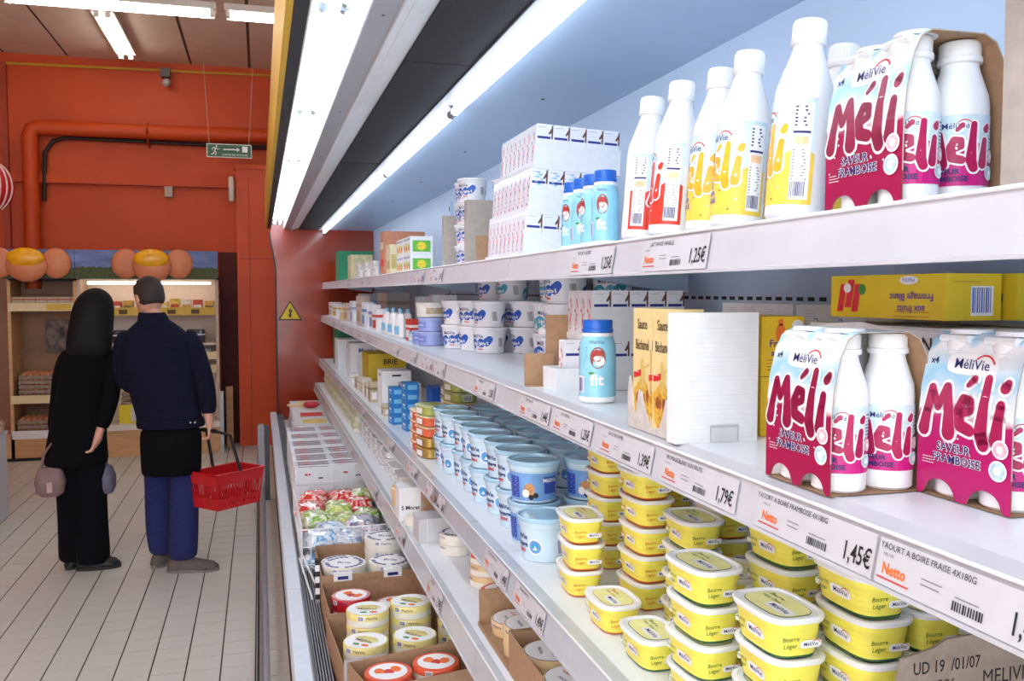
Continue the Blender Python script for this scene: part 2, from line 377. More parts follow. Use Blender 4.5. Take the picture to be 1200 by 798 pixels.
# the lit fridge on the right of it
tR = thing('egg_refrigerator', 'lit wall refrigerator with sky print fascia behind the couple', 'refrigerator', (0, 0, 0))
XR0, XR1 = -1.748, -0.41
CREAMI = mat('cream_interior', (232, 214, 196), 0.5, 0.04)
MB().box(XR0, XR1, EY + 0.44, EY + 0.48, 0, 1.82).build('back_panel', CREAMI, tR)
for x in (XR0, XR1 - 0.03): MB().box(x, x + 0.03, EY + 0.0, EY + 0.45, 0, 1.82).build('side_panel', mat('beige_side', (196, 170, 150), 0.5), tR)
MB().box(XR0 + 0.031, XR1, EY - 0.01, EY + 0.4, 0.0, 0.27).build('plinth', WOODY, tR)
MB().box(XR0 + 0.031, XR1, EY - 0.03, EY + 0.3, 0.27, 0.33).build('rim', mat('cream_rim', (226, 216, 204), 0.4), tR)
fascia(XR0, XR1, tR)
MB().box(XR0, XR1, EY + 0.0, EY + 0.45, 1.79, 1.83).build('top_panel', CREAMI, tR)
egg_cluster(tR, -1.03, 1.95, EY - 0.06)
for z in (1.46, 1.0, 0.86):
    s = MB().box(XR0 + 0.03, XR1 - 0.03, EY + 0.06, EY + 0.44, z - 0.02, z).build('shelf', CREAMI, tR)
    m = MB().box(XR0 + 0.03, XR1 - 0.03, EY + 0.04, EY + 0.06, z - 0.03, z + 0.05)
    for k in range(5): m.rect(front(EY + 0.0385), -1.6 + 0.23 * k, -1.52 + 0.23 * k, z - 0.015, z + 0.03, 1)
    m.build('price_strip', [YSTRIP if z > 1.4 else STRIP, mat('dark_print', (90, 70, 30), 0.6)], s)
MB().tube([(XR0 + 0.08, EY + 0.12, 1.76), (XR1 - 0.08, EY + 0.12, 1.76)], 0.013, 8).build('light_tube', mat('rack_tube', (255, 246, 232), 0.4, 0, emit=7.0), tR)
MB().box(XR1 + 0.0, XR1 + 0.035, EY - 0.04, EY + 0.03, 0, 0.64).build('corner_post', CHROME, tR)
tag(MB().box(-0.36, -0.29, EY + 0.25, EY + 0.30, 0, 0.66).build('wooden_board', WOODY), 'narrow wooden board leaning in the dark gap beside the cabinet', 'board')
# goods on the fridge shelves
cols = [(226, 196, 70), (232, 226, 214), (196, 72, 40), (210, 160, 60), (240, 236, 226), (120, 110, 60), (230, 210, 120)]
GM = [mat('rack_pack_%s' % n, c, 0.5, 0.25, 40) for n, c in zip('yellow white red amber ivory olive straw'.split(), cols)]
for k in range(11):
    x = XR0 + 0.12 + 0.112 * k; hgt = R.uniform(0.09, 0.15)
    m = MB().box(-0.045, 0.045, -0.06, 0.06, 0, hgt, 0).rect(front(-0.0615), -0.038, 0.038, 0.02, hgt * 0.6, 1)
    tag(m.build('cheese_pack', [GM[k % 7], GM[(k + 2) % 7]], None, (x, EY + 0.16, 1.46)), '%s small bright pack from the left, fridge top shelf by couple' % ORD[min(k, 11)], 'pack', 'packs on the lit fridge top shelf')
SMOKE = mat('dark_clear_plastic', (70, 74, 84), 0.15, 0.3, 30, coat=0.6)
for k in range(5):
    x = XR0 + 0.16 + 0.235 * k
    m = MB().sq([(0.09, 0.07, 0), (0.1, 0.08, 0.08), (0.1, 0.08, 0.09), (0.085, 0.065, 0.14)], 16, e=0.5)
    m.sq([(0.104, 0.084, 0.08), (0.104, 0.084, 0.092)], 16, 1, e=0.5)
    tag(m.build('clamshell_tray', [SMOKE, WHITEM], None, (x, EY + 0.18, 1.14)), '%s dark clear food tray from the left on the fridge middle shelf' % ORD[k], 'tray', 'dark trays in the lit fridge')
MB().box(XR0 + 0.03, XR1 - 0.03, EY + 0.06, EY + 0.44, 1.12, 1.14).build('shelf', CREAMI, tR)
for k in range(4):
    x = XR0 + 0.2 + 0.31 * k
    m = MB().box(-0.13, 0.13, -0.1, 0.1, 0, 0.05, 0).box(-0.12, 0.12, -0.09, 0.09, 0.05, 0.07, 1)
    tag(m.build('flat_pack', [WHITEM, SMOKE], None, (x, EY + 0.2, 1.0)), '%s flat pale pack from the left on the fridge lower shelf' % ORD[k], 'pack', 'flat packs in the lit fridge')
# egg trays
TRAYG = mat('grey_egg_tray', (150, 136, 122), 0.9, 0.1, 40); EGGM = mat('brown_eggshell', (214, 132, 92))
def egg_tray():
    t = bare('egg_tray'); m = MB(); n = 5; d = 0.29 / n
    m.sq([(0.145, 0.145, 0.0), (0.148, 0.148, 0.03), (0.14, 0.14, 0.03), (0.138, 0.138, 0.006)], 24, e=0.2)
    for i in range(n + 1):
        for j in range(n + 1):
            x, y = -0.135 + 0.27 * i / n, -0.135 + 0.27 * j / n
            m.lathe([(0.02, 0.0), (0.006, 0.042)], 6, 0, (x, y))
    m.build('tray', TRAYG, t); e = MB()
    for i in range(n):
        for j in range(n): e.ell((-0.108 + 0.054 * i, -0.108 + 0.054 * j, 0.036), (0.021, 0.021, 0.028), 8, 5)
    e.build('eggs', EGGM, t, kind='stuff'); return t
LV = ['bottom', 'second', 'third', 'fourth', 'top']
for k in range(5): put('egg_tray', egg_tray, (-2.15, EY + 0.18, 0.62 + 0.047 * k), R.uniform(-.03, .03), 'egg tray, %s of the stack at left on the rack middle shelf' % LV[k], 'egg tray', 'egg trays on the wooden rack')
for k in range(2): put('egg_tray', egg_tray, (-1.9, EY + 0.18, 0.62 + 0.047 * k), 0.02, 'egg tray, %s of the low pile near the dark haired woman' % ('lower', 'upper')[k], 'egg tray', 'egg trays on the wooden rack')
for k in range(3): put('egg_tray', egg_tray, (-2.17, EY + 0.17, 0.27 + 0.047 * k), 0.0, 'egg tray, %s of the pile on the lowest rack shelf' % ('bottom', 'middle', 'top')[k], 'egg tray', 'egg trays on the wooden rack')
for k in range(3): put('egg_tray', egg_tray, (-1.22, EY + 0.2, 0.52 + 0.047 * k), 0.0, 'egg tray, %s of the dark pile glimpsed between the couple' % ('bottom', 'middle', 'top')[k], 'egg tray', 'egg trays in the lit fridge')
m = MB().box(-0.17, 0.17, -0.12, 0.12, 0, 0.19).rect(front(-0.1215), -0.06, 0.06, 0.02, 0.17, 1)
tag(m.build('egg_carton_box', [mat('yellow_card', (226, 206, 40), 0.6), mat('pale_card', (206, 206, 196), 0.6)], None, (-1.22, EY + 0.16, 0.33)), 'yellow and grey box on the fridge floor between the couple', 'box')
for k in range(6):
    m = MB().box(-0.05, 0.05, -0.05, 0.05, 0, 0.09).box(-0.052, 0.052, -0.052, 0.052, 0.06, 0.07, 1)
    tag(m.build('egg_box', [mat('rack_egg_box', (196, 180, 160), 0.7), GM[2]], None, (-2.29 + 0.105 * k, EY + 0.1, 1.53)), '%s small egg box from the left on the rack top shelf' % ORD[k], 'egg box', 'egg boxes on the rack top shelf')
tag(MB().box(-0.08, 0.08, -0.06, 0.06, 0, 0.1).rect(front(-0.061), -0.06, 0.06, 0.03, 0.08, 1).build('egg_box', [mat('pale_card', (206, 206, 196)), GM[3]], None, (-1.93, EY + 0.14, 0.27)), 'pale egg box beside the tray pile on lowest rack shelf', 'egg box')

# ---------------------------------------------------------------- bread stand at the left edge
t = thing('display_stand', 'pale grey display stand at the left edge of the aisle', 'stand', (-2.2, 6.9, 0))
sx = -1.83
MB().box(-0.6, sx + 2.2, -0.5, 0.5, 0.0, 0.62).build('body', mat('stand_grey', (196, 198, 206), 0.5, 0.03), t)
MB().box(-0.6, sx + 2.21, -0.51, 0.51, 0.62, 0.64).build('top_board', mat('stand_grey', (196, 198, 206)), t)
BAGM = mat('clear_bread_bag', (186, 150, 128), 0.2, 0.7, 22, coat=0.7)
for k, (dx, dy, dz, rr) in enumerate([(0.0, 7.22, 0.64, 0.1), (-0.03, 7.24, 0.757, 0.25), (-0.22, 7.2, 0.64, 0.1), (-0.06, 7.26, 0.874, 0.5)]):
    m = MB(); m.sq([(0.1, 0.11, 0), (0.12, 0.14, 0.03), (0.12, 0.14, 0.08), (0.08, 0.1, 0.115)], 14, e=0.6); m.box(-0.02, 0.02, -0.19, -0.11, 0.05, 0.06)
    tag(m.build('bread_bag', [BAGM], None, (sx - 0.09 + dx, dy, dz), (0, 0, rr)), ['bottom bagged loaf in the pile at the left edge of the photo', 'second bagged loaf from the bottom of the pile', 'bagged loaf farthest left on the pale stand', 'topmost bagged loaf of the pile on the pale stand'][k], 'bread bag', 'bread bags on the stand')
# ---------------------------------------------------------------- the refrigerated wall case
YN, YE = -0.5, 9.0               # near and far end of the case
XBACK = 1.1
PANEL = mat('case_inner_panel', (204, 226, 246), 0.4, 0.04, 2)
RAILM = mat('price_rail_plastic', (206, 205, 210), 0.3, 0.04, 12)
LEDGE = mat('ledge_grey', (196, 200, 206), 0.3, 0.06, 10, coat=0.4)
SHELFW = mat('shelf_white', (236, 241, 246), 0.3, 0.02, 4)
BLACKH = mat('black_honeycomb', (34, 35, 40), 0.9, 0.3, 400, bump=0.4)
CANW = mat('canopy_white', (168, 170, 178), 0.35, 0.03, 3)
DGREY = mat('dark_gasket', (44, 46, 52), 0.6, 0.1)
TUBE = mat('case_tube', (228, 242, 255), 0.4, 0, emit=TUBE_POWER)
TUBEF = mat('canopy_tube', (228, 242, 255), 0.4, 0, emit=TUBE_POWER * 0.8)
CAPM = mat('tube_cap', (190, 196, 202), 0.3, 0.05, metal=0.5)
case = thing('refrigerated_wall_case', 'long white open refrigerated case with four lit shelves along the aisle', 'refrigerator')
MB().prism([(0.13, 0.0), (0.13, 0.12), (0.10, 0.2), (0.09, 0.44), (0.16, 0.44), (0.16, 0.40), (1.2, 0.40), (1.2, 0.0)], YN, YE).build('base_panel', WHITEM, case)
m = MB()
for k in range(7):
    y0 = YN + k * 1.36; m.prism([(0.084, 0.44), (0.082, 0.49), (0.088, 0.5), (0.138, 0.5), (0.1436, 0.494), (0.1436, 0.44)], y0, min(YE, y0 + 1.358))
m.build('rim', mat('rim_enamel', (214, 222, 232), 0.35, 0.05, 18), case)
m = MB().prism([(0.1436, 0.44), (0.1436, 0.468), (0.206, 0.462), (0.206, 0.40)], YN, YE); gr = m.build('air_grille', mat('grille_dark', (40, 42, 46), 0.7), case)
sl = MB().box(-0.0016, 0.0016, YN, YE, 0, 0.012).mesh('slat', [mat('grille_slat', (150, 153, 160), 0.5)])
for k in range(7):
    o = bpy.data.objects.new('slat', sl); COL.objects.link(o); o.parent = gr; o.location = (0.148 + 0.0088 * k, 0, 0.468)
m = MB()
n = int((YE - YN) / 0.011)
for k in range(n): m.box(0.1438, 0.152, YN + 0.011 * k, YN + 0.011 * k + 0.005, 0.481, 0.4835)
m.build('grille_teeth', mat('grille_slat', (206, 208, 212)), case, kind='stuff')
MB().box(0.206, XBACK, YN, YE, 0.40, 0.42).build('basin_floor', WHITEM, case)
m = MB().box(XBACK, XBACK + 0.05, YN, YE, 0.42, 2.30)
m.build('back_panel', PANEL, case)
for k in range(5):
    y0 = YN + k * 2.4; u = MB().box(1.085, XBACK, y0 + 0.9, y0 + 0.93, 0.5, 2.2)
    for j in range(30): u.box(1.083, 1.086, y0 + 0.909, y0 + 0.921, 0.55 + 0.055 * j, 0.575 + 0.055 * j, 1)
    u.build('upright', [PANEL, DGREY], case)
for zz in (1.655, 1.30):
    u = MB().box(XBACK - 0.006, XBACK, 0.9, YE, zz - 0.02, zz + 0.02)
    for j in range(110): u.box(XBACK - 0.0075, XBACK - 0.005, 1.0 + 0.04 * j, 1.022 + 0.04 * j, zz - 0.004, zz + 0.004, 1)
    u.build('slotted_rail', [PANEL, DGREY], case)
# far end panel: glossy orange glass
EP = [(0.155, 0.0), (0.155, 1.9), (0.10, 2.24), (0.10, 2.6), (1.15, 2.6), (1.15, 0.0)]
ep = MB().prism(EP, YE, YE + 0.035).build('end_panel', mat('orange_glass_panel', (158, 50, 18), 0.16, 0.15, 3, coat=0.25, spec=0.5), case)
MB().prism([(0.148, 0.0), (0.148, 1.9), (0.093, 2.24), (0.105, 2.25), (0.162, 1.9), (0.162, 0.0)], YE - 0.012, YE).build('panel_edge', DGREY, ep)
c = onY(340, 365, YE - 0.004)
f = lambda y: (lambda u, v: (c[0] + u, y, c[2] + v))
m = MB().pr(f(YE - 0.004), [(-0.115, -0.085), (0.115, -0.085), (0, 0.105)], 0).pr(f(YE - 0.006), [(-0.095, -0.074), (0.095, -0.074), (0, 0.084)], 1)
m.pr(f(YE - 0.008), [(0.012, 0.05), (-0.02, -0.004), (-0.002, 0.0), (-0.012, -0.035), (-0.022, -0.032), (0.004, -0.064), (0.016, -0.026), (0.006, -0.03), (0.022, 0.018), (0.004, 0.012)], 0)
m.build('warning_sign', [INK, mat('warning_yellow', (226, 196, 40), 0.5)], ep)
# ---- canopy
CZ0 = 2.28
cn = MB().box(0.066, 1.15, YN, YE, 2.62, 2.66).build('canopy_top', CANW, case)
MB().box(0.062, 0.078, YN, YE, CZ0 - 0.004, 2.62).build('fascia', mat('fascia_yellow', (222, 178, 60), 0.5, 0.05), case)
MB().prism([(0.079, CZ0), (0.079, CZ0 + 0.1), (0.112, CZ0 + 0.1), (0.112, CZ0 + 0.004)], YN, YE).build('gasket', DGREY, case)
MB().prism([(0.1125, CZ0), (0.1125, CZ0 + 0.09), (0.24, CZ0 + 0.09), (0.24, CZ0), (0.236, CZ0), (0.236, CZ0 + 0.085), (0.117, CZ0 + 0.085), (0.117, CZ0)], YN, YE).build('light_trough', mat('trough_white', (250, 252, 255), 0.3, 0.01), case)
pn = MB().box(0.24, 0.30, YN, YE, CZ0 - 0.002, CZ0 + 0.03).build('underside_panel', CANW, case)
m = MB().box(0.30, 0.318, YN, YE, CZ0 - 0.012, CZ0 + 0.02).box(0.322, 0.34, YN, YE, CZ0 - 0.006, CZ0 + 0.02).box(0.318, 0.376, YN, YE, CZ0 + 0.004, CZ0 + 0.03)
m.build('underside_rail', WHITEM, case)
m = MB()
for k in range(10): m.box(0.376, 0.56, YN + 0.96 * k, min(YE, YN + 0.96 * k + 0.956), CZ0 - 0.004 - 0.001 * (k % 2), CZ0 + 0.03)
m.build('air_honeycomb', BLACKH, case)
MB().box(0.56, 0.655, YN, YE, CZ0 - 0.008, CZ0 + 0.03).build('lamp_mount', CANW, case)
cp = MB()
for k in range(5): 
    y0 = YN + 1.9 * k + 0.6
    cp.box(0.655, 1.10, YN if k == 0 else y0 - 1.9 + 0.002, min(YE, y0), CZ0 - 0.005, CZ0 + 0.03)
cp.box(0.655, 1.10, YN + 1.9 * 4 + 0.602, YE, CZ0 - 0.005, CZ0 + 0.03)
cp.build('inner_ceiling_panel', mat('inner_ceiling', (176, 196, 222), 0.35, 0.05, 1.5), case)
# soft splash of screws
m = MB()
for k in range(8): m.lathe([(0.006, CZ0 - 0.009), (0.004, CZ0 - 0.012)], 8, 0, (0.86, 0.5 + 1.1 * k)).lathe([(0.004, CZ0 - 0.005), (0.003, CZ0 - 0.006)], 8, 0, (0.27, 0.9 + 1.1 * k))
m.build('screws', DGREY, case)
# ---- lamps of the case
BR = [onX(608, 65, 0.617)[1], onX(483, 183, 0.617)[1]]
y = BR[0] - 1.2 * 2; seg = []
while y < YE - 0.3: seg.append((y, min(YE - 0.02, y + (BR[1] - BR[0])))); y += BR[1] - BR[0]
for a, b in seg:
    o = MB().tube([(0.617, a + 0.035, CZ0 - 0.028), (0.617, b - 0.035, CZ0 - 0.028)], 0.013, 10).build('light_tube', TUBE, case)
    for e in (a + 0.0, b - 0.035):
        q = MB().tube([(0.617, e, CZ0 - 0.028), (0.617, e + 0.035, CZ0 - 0.028)], 0.0145, 10); q.box(0.612, 0.622, e + 0.006, e + 0.016, CZ0 - 0.03, CZ0 - 0.005)
        q.tube([(0.60, e + 0.012, CZ0 - 0.02), (0.617, e + 0.012, CZ0 - 0.046), (0.634, e + 0.012, CZ0 - 0.02)], 0.0022, 5)
        q.build('tube_cap', CAPM, o)
for off, x in ((0.0, 0.15), (0.0, 0.2)):
    y = -0.35 + off
    while y < YE - 0.3:
        b = min(YE - 0.03, y + 1.22)
        o = MB().tube([(x, y + 0.03, CZ0 + 0.05), (x, b - 0.03, CZ0 + 0.05)], 0.013, 10).build('light_tube', TUBEF, case)
        for e in (y, b - 0.03): MB().tube([(x, e, CZ0 + 0.05), (x, e + 0.03, CZ0 + 0.05)], 0.0145, 8).build('tube_cap', CAPM, o)
        y += 1.24
# ---- shelves: four levels, four modules each
SH = dict(a=dict(xb=0.59, zb=1.6966, xt=0.60, zt=1.7566, xs=0.62, zs=1.757, word='top'),
          b=dict(xb=0.575, zb=1.383, xt=0.585, zt=1.4377, xs=0.61, zs=1.444, word='second'),
          c=dict(xb=0.55, zb=0.9566, xt=0.562, zt=1.0165, xs=0.592, zs=1.015, word='third'),
          d=dict(xb=0.50, zb=0.7085, xt=0.515, zt=0.7775, xs=0.535, zs=0.778, word='lowest'))
ZA, ZB, ZC, ZD, ZF = 1.757, 1.444, 1.015, 0.778, 0.42
MODS = [YN, 2.15, 4.55, 6.95, YE - 0.02]
shelf_objs = {}
for k, s in SH.items():
    for i in range(4):
        y0, y1 = MODS[i] + 0.002, MODS[i + 1] - 0.002
        body = [(s['xt'] + 0.004, s['zt'] - 0.004), (s['xs'], s['zs']), (XBACK - 0.02, s['zs']), (XBACK - 0.02, s['zs'] - 0.03), (s['xs'] + 0.02, s['zs'] - 0.03), (s['xb'] + 0.03, s['zb'] + 0.012), (s['xb'] + 0.008, s['zb'] + 0.004)]
        o = MB().prism(body, y0, y1).build('shelf', SHELFW, case, ang=20)
        rail = [(s['xb'] - 0.003, s['zb']), (s['xb'] - 0.003, s['zb'] + 0.004), (s['xb'] + 0.001, s['zb'] + 0.005), (s['xt'], s['zt'] - 0.003), (s['xt'] - 0.003, s['zt']), (s['xt'] + 0.004, s['zt'] + 0.001), (s['xs'] - 0.002, s['zs'] + 0.0012), (s['xt'] + 0.004, s['zt'] - 0.006), (s['xb'] + 0.006, s['zb'])]
        MB().prism(rail, y0, y1).build('price_rail', LEDGE if k in 'cd' else RAILM, o)
        shelf_objs[k, i] = o
        MB().tube([(s['xt'] - 0.002, y0, s['zt']), (s['xt'] - 0.002, y1, s['zt'])], 0.0022, 6).build('rail_edge', WHITE, o)
        if k in 'cd':
            yy = y0 + 0.3
            while yy < y1: MB().prism([(s['xt'] + 0.004, s['zt'] + 0.001), (s['xs'] - 0.002, s['zs'] + 0.0014), (s['xs'] - 0.002, s['zs'] + 0.003), (s['xt'] + 0.004, s['zt'] + 0.0025)], yy, yy + 0.018).build('rail_clip', LEDGE, o); yy += 0.62
        for yy in (y0 + 0.01, y1 - 0.01):
            MB().prism([(0.68, s['zs'] - 0.03), (XBACK - 0.02, s['zs'] - 0.03), (XBACK - 0.02, s['zs'] - 0.09), (0.95, s['zs'] - 0.075)], yy - 0.003, yy + 0.003).build('bracket', PANEL, o)
# price tickets: the print lies on the tilted rail; u runs towards the viewer
TICK = mat('ticket_paper', (210, 208, 212), 0.5, 0.03, 30)
PINKM = mat('sleeve_pink', (200, 30, 110), 0.4)
def rail_place(k, yc, off):
    s = SH[k]; dx, dz = s['xt'] - s['xb'], s['zt'] - s['zb']; L = math.hypot(dx, dz); nx, nz = -dz / L, dx / L
    return lambda u, v: (s['xb'] + dx * v + nx * off, yc - u, s['zb'] + dz * v + nz * off)
def ticket(k, y_price, title, price, wdt=0.22, blurry=False, ps=0.62):
    """y_price: where the price number is centred; the title and logo lie on its left (farther away)"""
    s = SH[k]; H_ = s['zt'] - s['zb']
    pl0, pl1 = rail_place(k, y_price, 0.0028), rail_place(k, y_price, 0.0036)
    P = lambda pl: (lambda u, v: pl(u, v / H_))
    p0, p1 = P(pl0), P(pl1); m = MB()
    m.rect(p0, -wdt + 0.03, 0.03, 0.005, H_ - 0.006, 0)
    hgt = H_ - 0.012
    m.text(price, hgt * ps, p1, 0.0, H_ * 0.24, 1, 0.012, 0.72)
    u0 = -wdt + 0.038
    m.text(title, hgt * 0.2, p1, u0 + 0.06, H_ * 0.72, 1, 0.0, 0.95)
    m.text('MELIVIE', hgt * 0.1, p1, u0 + 0.012, H_ * 0.6, 3)
    m.text('Netto', hgt * 0.34, p1, u0 + 0.022, H_ * 0.3, 2, 0.03, 0.9)
    m.rect(p1, u0, u0 + 0.044, H_ * 0.2, H_ * 0.225, 4)
    m.lines(p1, u0 + 0.058, H_ * 0.48, 0.028, 2, 0.005, 3, 0.001)
    m.bars(p1, u0 + 0.098, H_ * 0.2, 0.036, H_ * 0.15, 12, 1); m.lines(p1, u0 + 0.1, H_ * 0.42, 0.03, 1, 0.004, 3, 0.001)
    i = max(j for j in range(4) if y_price - 0.05 >= MODS[j]) if y_price > MODS[0] else 0
    m.build('price_ticket', [TICK, INK, ORINK, GREYINK, REDINK], shelf_objs[k, i])
def yb(x, y, k): return onX(x, y, (SH[k]['xb'] + SH[k]['xt']) / 2)[1]
for k, x, y, ti, pr in [
    ('b', 1008, 652, 'YAOURT A BOIRE FRAMBOISE 4X180G', '1,45€'), ('b', 852, 585, 'FROMAGE BLANC AUX FRUITS', '1,79€'),
    ('b', 757, 545, 'SAUCE BECHAMEL', '1,39€'), ('b', 688, 513, 'LAIT A BOIRE', '1,25€'), ('b', 640, 493, 'CREME FRAICHE', '1,44€'), ('b', 577, 462, 'CREME LEGERE', '1,25€'),
    ('a', 820, 302, 'LAIT FRAISE VANILLE', '1,25€'), ('a', 713, 308, 'YAOURT A BOIRE', '1,25€'),
    ('c', 592, 688, 'BEURRE LEGER DOUX', '1,49€'), ('c', 634, 736, 'BEURRE DEMI SEL', '1,49€'), ('b', 520, 436, 'CREME', '1,19€'), ('c', 520, 610, 'FROMAGE BLANC', '1,65€')]:
    ticket(k, yb(x, y, k), ti, pr)
ticket('b', yb(1008, 652, 'b') - 0.215, 'YAOURT A BOIRE FRAISE 4X180G', '1,45€')
for k, ys in (('a', (3.0, 3.35, 5.0, 5.4, 6.2)), ('b', (3.1, 3.45, 3.9, 4.9, 5.4, 5.9, 6.5, 7.3)), ('c', (2.9, 3.3, 3.9, 5.0, 5.6, 6.4)), ('d', (2.6, 3.3, 4.1, 5.2))):
    for q in ys: ticket(k, q, 'FROMAGE', '1,%d9€' % R.randint(1, 8))
# ---- bumper rail in front of the case
t = thing('bumper_rail', 'grey tubular bumper rail on the floor along the refrigerated case', 'rail', (0, 0, 0))
STEEL = mat('rail_steel', (166, 168, 174), 0.35, 0.06, 15, metal=0.6)
m = MB().tube([(0.0, -0.6, 0.12), (0.0, 3.36, 0.12)], 0.021, 12).tube([(0.0, 3.365, 0.12), (0.0, 7.4, 0.12)], 0.021, 12); m.build('rail', STEEL, t)
MB().box(-0.034, -0.024, -0.6, 7.4, 0.0, 0.012).build('floor_strip', DGREY, t)
for y in (0.4, 1.9, 3.9, 5.6): MB().tube([(0.0, y, 0.0), (0.0, y, 0.12)], 0.016, 8).build('post', STEEL, t)
m = MB().prism([(-0.03, 0.0), (-0.03, 0.60), (-0.022, 0.615), (0.018, 0.615), (0.018, 0.0)], 7.35, 7.42).prism([(0.022, 0.0), (0.022, 0.60), (0.06, 0.60), (0.06, 0.0)], 7.38, 7.44, 1)
m.build('end_post', [STEEL, mat('post_dark', (96, 98, 104), 0.4, 0.05, metal=0.5)], t)
# ---------------------------------------------------------------- product builders (front faces -y, base at z = 0)
MELI = [[(0.04, 0.02, 0.125), (0.10, 0.32, 0.10), (0.18, 0.76, 0.09), (0.33, 0.44, 0.075), (0.50, 0.80, 0.095), (0.57, 0.36, 0.11), (0.58, 0.02, 0.145)],
        [(0.80, 0.38, 0.09), (1.02, 0.45, 0.07), (1.0, 0.62, 0.085), (0.86, 0.64, 0.09), (0.77, 0.44, 0.10), (0.82, 0.18, 0.115), (1.02, 0.12, 0.11)],
        [(0.92, 0.88, 0.05), (1.03, 1.0, 0.068)], [(1.30, 1.02, 0.08), (1.27, 0.6, 0.095), (1.24, 0.12, 0.135), (1.30, -0.08, 0.12)],
        [(1.60, 0.62, 0.085), (1.57, 0.36, 0.10), (1.54, 0.02, 0.13)], [(1.64, 0.90, 0.10), (1.68, 0.98, 0.075)]]
def fat(m, size, p1, p2, u, v, mi_out, mi_in, mi_dark=None):
    m.strokes(MELI, size, p1, u, v, mi_out, 0.045); m.strokes(MELI, size, p2, u, v, mi_in, -0.005)
def logo(m, size, pl, off, u, v, plate=None, ink=1, red=2):
    """pl(off) gives a placement; small name plate with a red arc"""
    if plate is not None: m.oval(pl(off), u, v + size * 0.32, size * 2.15, size * 0.75, plate, 20, 0.5)
    m.text('MéliVie', size, pl(off + 0.0004), u, v, ink, 0.004)
    a = pl(off + 0.0004)
    for j in range(6):
        t0, t1 = 2.4 - j * 0.33, 2.4 - (j + 1) * 0.33
        c, r0, r1 = (u + size * 1.0, v + size * 0.1), size * 0.85, size * 0.97
        m.quad([a(c[0] + r0 * cos(t0), c[1] + r0 * sin(t0)), a(c[0] + r0 * cos(t1), c[1] + r0 * sin(t1)), a(c[0] + r1 * cos(t1), c[1] + r1 * sin(t1)), a(c[0] + r1 * cos(t0), c[1] + r1 * sin(t0))], red)
def badge(m, pl, off, u, v, r, mi_a, mi_b):
    m.oval(pl(off), u, v, r, r, mi_a, 16); m.oval(pl(off + 0.0003), u, v, r * 0.82, r * 0.82, mi_b, 16); m.oval(pl(off + 0.0006), u, v, r * 0.42, r * 0.42, mi_a, 14)
RASP = mat('raspberry_ink', (178, 24, 84), 0.4, 0.12, 60); RASPD = mat('dark_raspberry', (150, 18, 66), 0.4, 0.15, 60); MAG = mat('magenta_ink', (206, 28, 128), 0.4, 0.06, 60)
YEL = mat('yellow_ink', (248, 214, 84), 0.4, 0.08, 60); VAN = mat('vanilla_ink', (240, 184, 40), 0.4, 0.12, 60)
RED = mat('red_label_ink', (222, 60, 44), 0.4, 0.06, 60); BLUEB = mat('pale_blue_badge', (196, 226, 238), 0.4, 0.25, 200); PINKB = mat('pale_pink_badge', (240, 196, 208), 0.4, 0.2, 200)
BOT = mat('milk_bottle_white', (246, 247, 248), 0.28, 0.01, 10)
LAB = ['LAB']
def label_band(m, rad, z0, z1, half, split, mi_top, mi_bot, k=16, wave=0.0):
    """a wrapped label: cloudy upper part and a flat lower colour with a wavy edge"""
    p = cyl(rad)
    for i in range(k):
        a, b = -half + 2 * half * i / k, -half + 2 * half * (i + 1) / k
        sa, sb = split + wave * sin(a * 130), split + wave * sin(b * 130)
        m.pr(p, [(a, z0), (b, z0), (b, sb), (a, sa)], mi_bot); m.pr(p, [(a, sa), (b, sb), (b, z1), (a, z1)], mi_top)
SKYTOP = mat('cloudy_label', (214, 234, 246), 0.4, 0.14, 26)
def pack_bottle(parent, x, y, a=0.0):
    o = MB().lathe([(0.024, 0), (0.027, 0.003), (0.0275, 0.05), (0.0275, 0.102), (0.0265, 0.115), (0.0185, 0.141), (0.0175, 0.146), (0.0175, 0.15)], 24).build('bottle', BOT, parent, (x, y, 0.001), (0, 0, a))
    c = MB().lathe([(0.0192, 0.149), (0.0205, 0.150), (0.0205, 0.155), (0.0192, 0.156), (0.0195, 0.169), (0.018, 0.1715), (0.005, 0.172)], 24)
    c.build('cap', WHITE, o)
    m = MB(); label_band(m, 0.0279, 0.022, 0.094, 0.052, 0.064, 0, 1, 18, 0.006)
    cc = lambda off: cyl(0.0279 + off)
    logo(m, 0.0085, cc, 0.0003, 0.001, 0.080, None, 4, 5)
    fat(m, 0.040, cc(0.0007), cc(0.0011), -0.034, 0.043, 2, 3)
    badge(m, cc, 0.0012, 0.040, 0.052, 0.0065, 2, 6); badge(m, cc, 0.0012, 0.038, 0.035, 0.0075, 2, 7)
    m.text('SAVEUR', 0.0075, cc(0.0012), -0.008, 0.034, 4, 0.03); m.text('FRAMBOISE', 0.0075, cc(0.0012), -0.006, 0.0265, 4, 0.03)
    m.lines(cc(0.0004), 0.037, 0.085, 0.012, 14, 0.0035, 4, 0.0012)
    m.build('bottle_label', [SKYTOP, MAG, WINK, RASP, NAVY, REDINK, PINKB, BLUEB], o)
    return o
def sleeve_mat(nm, low):
    return blend(nm, low, (158, 210, 236), 2, 0.03, 0.20, 24, 0.34, 0.35)
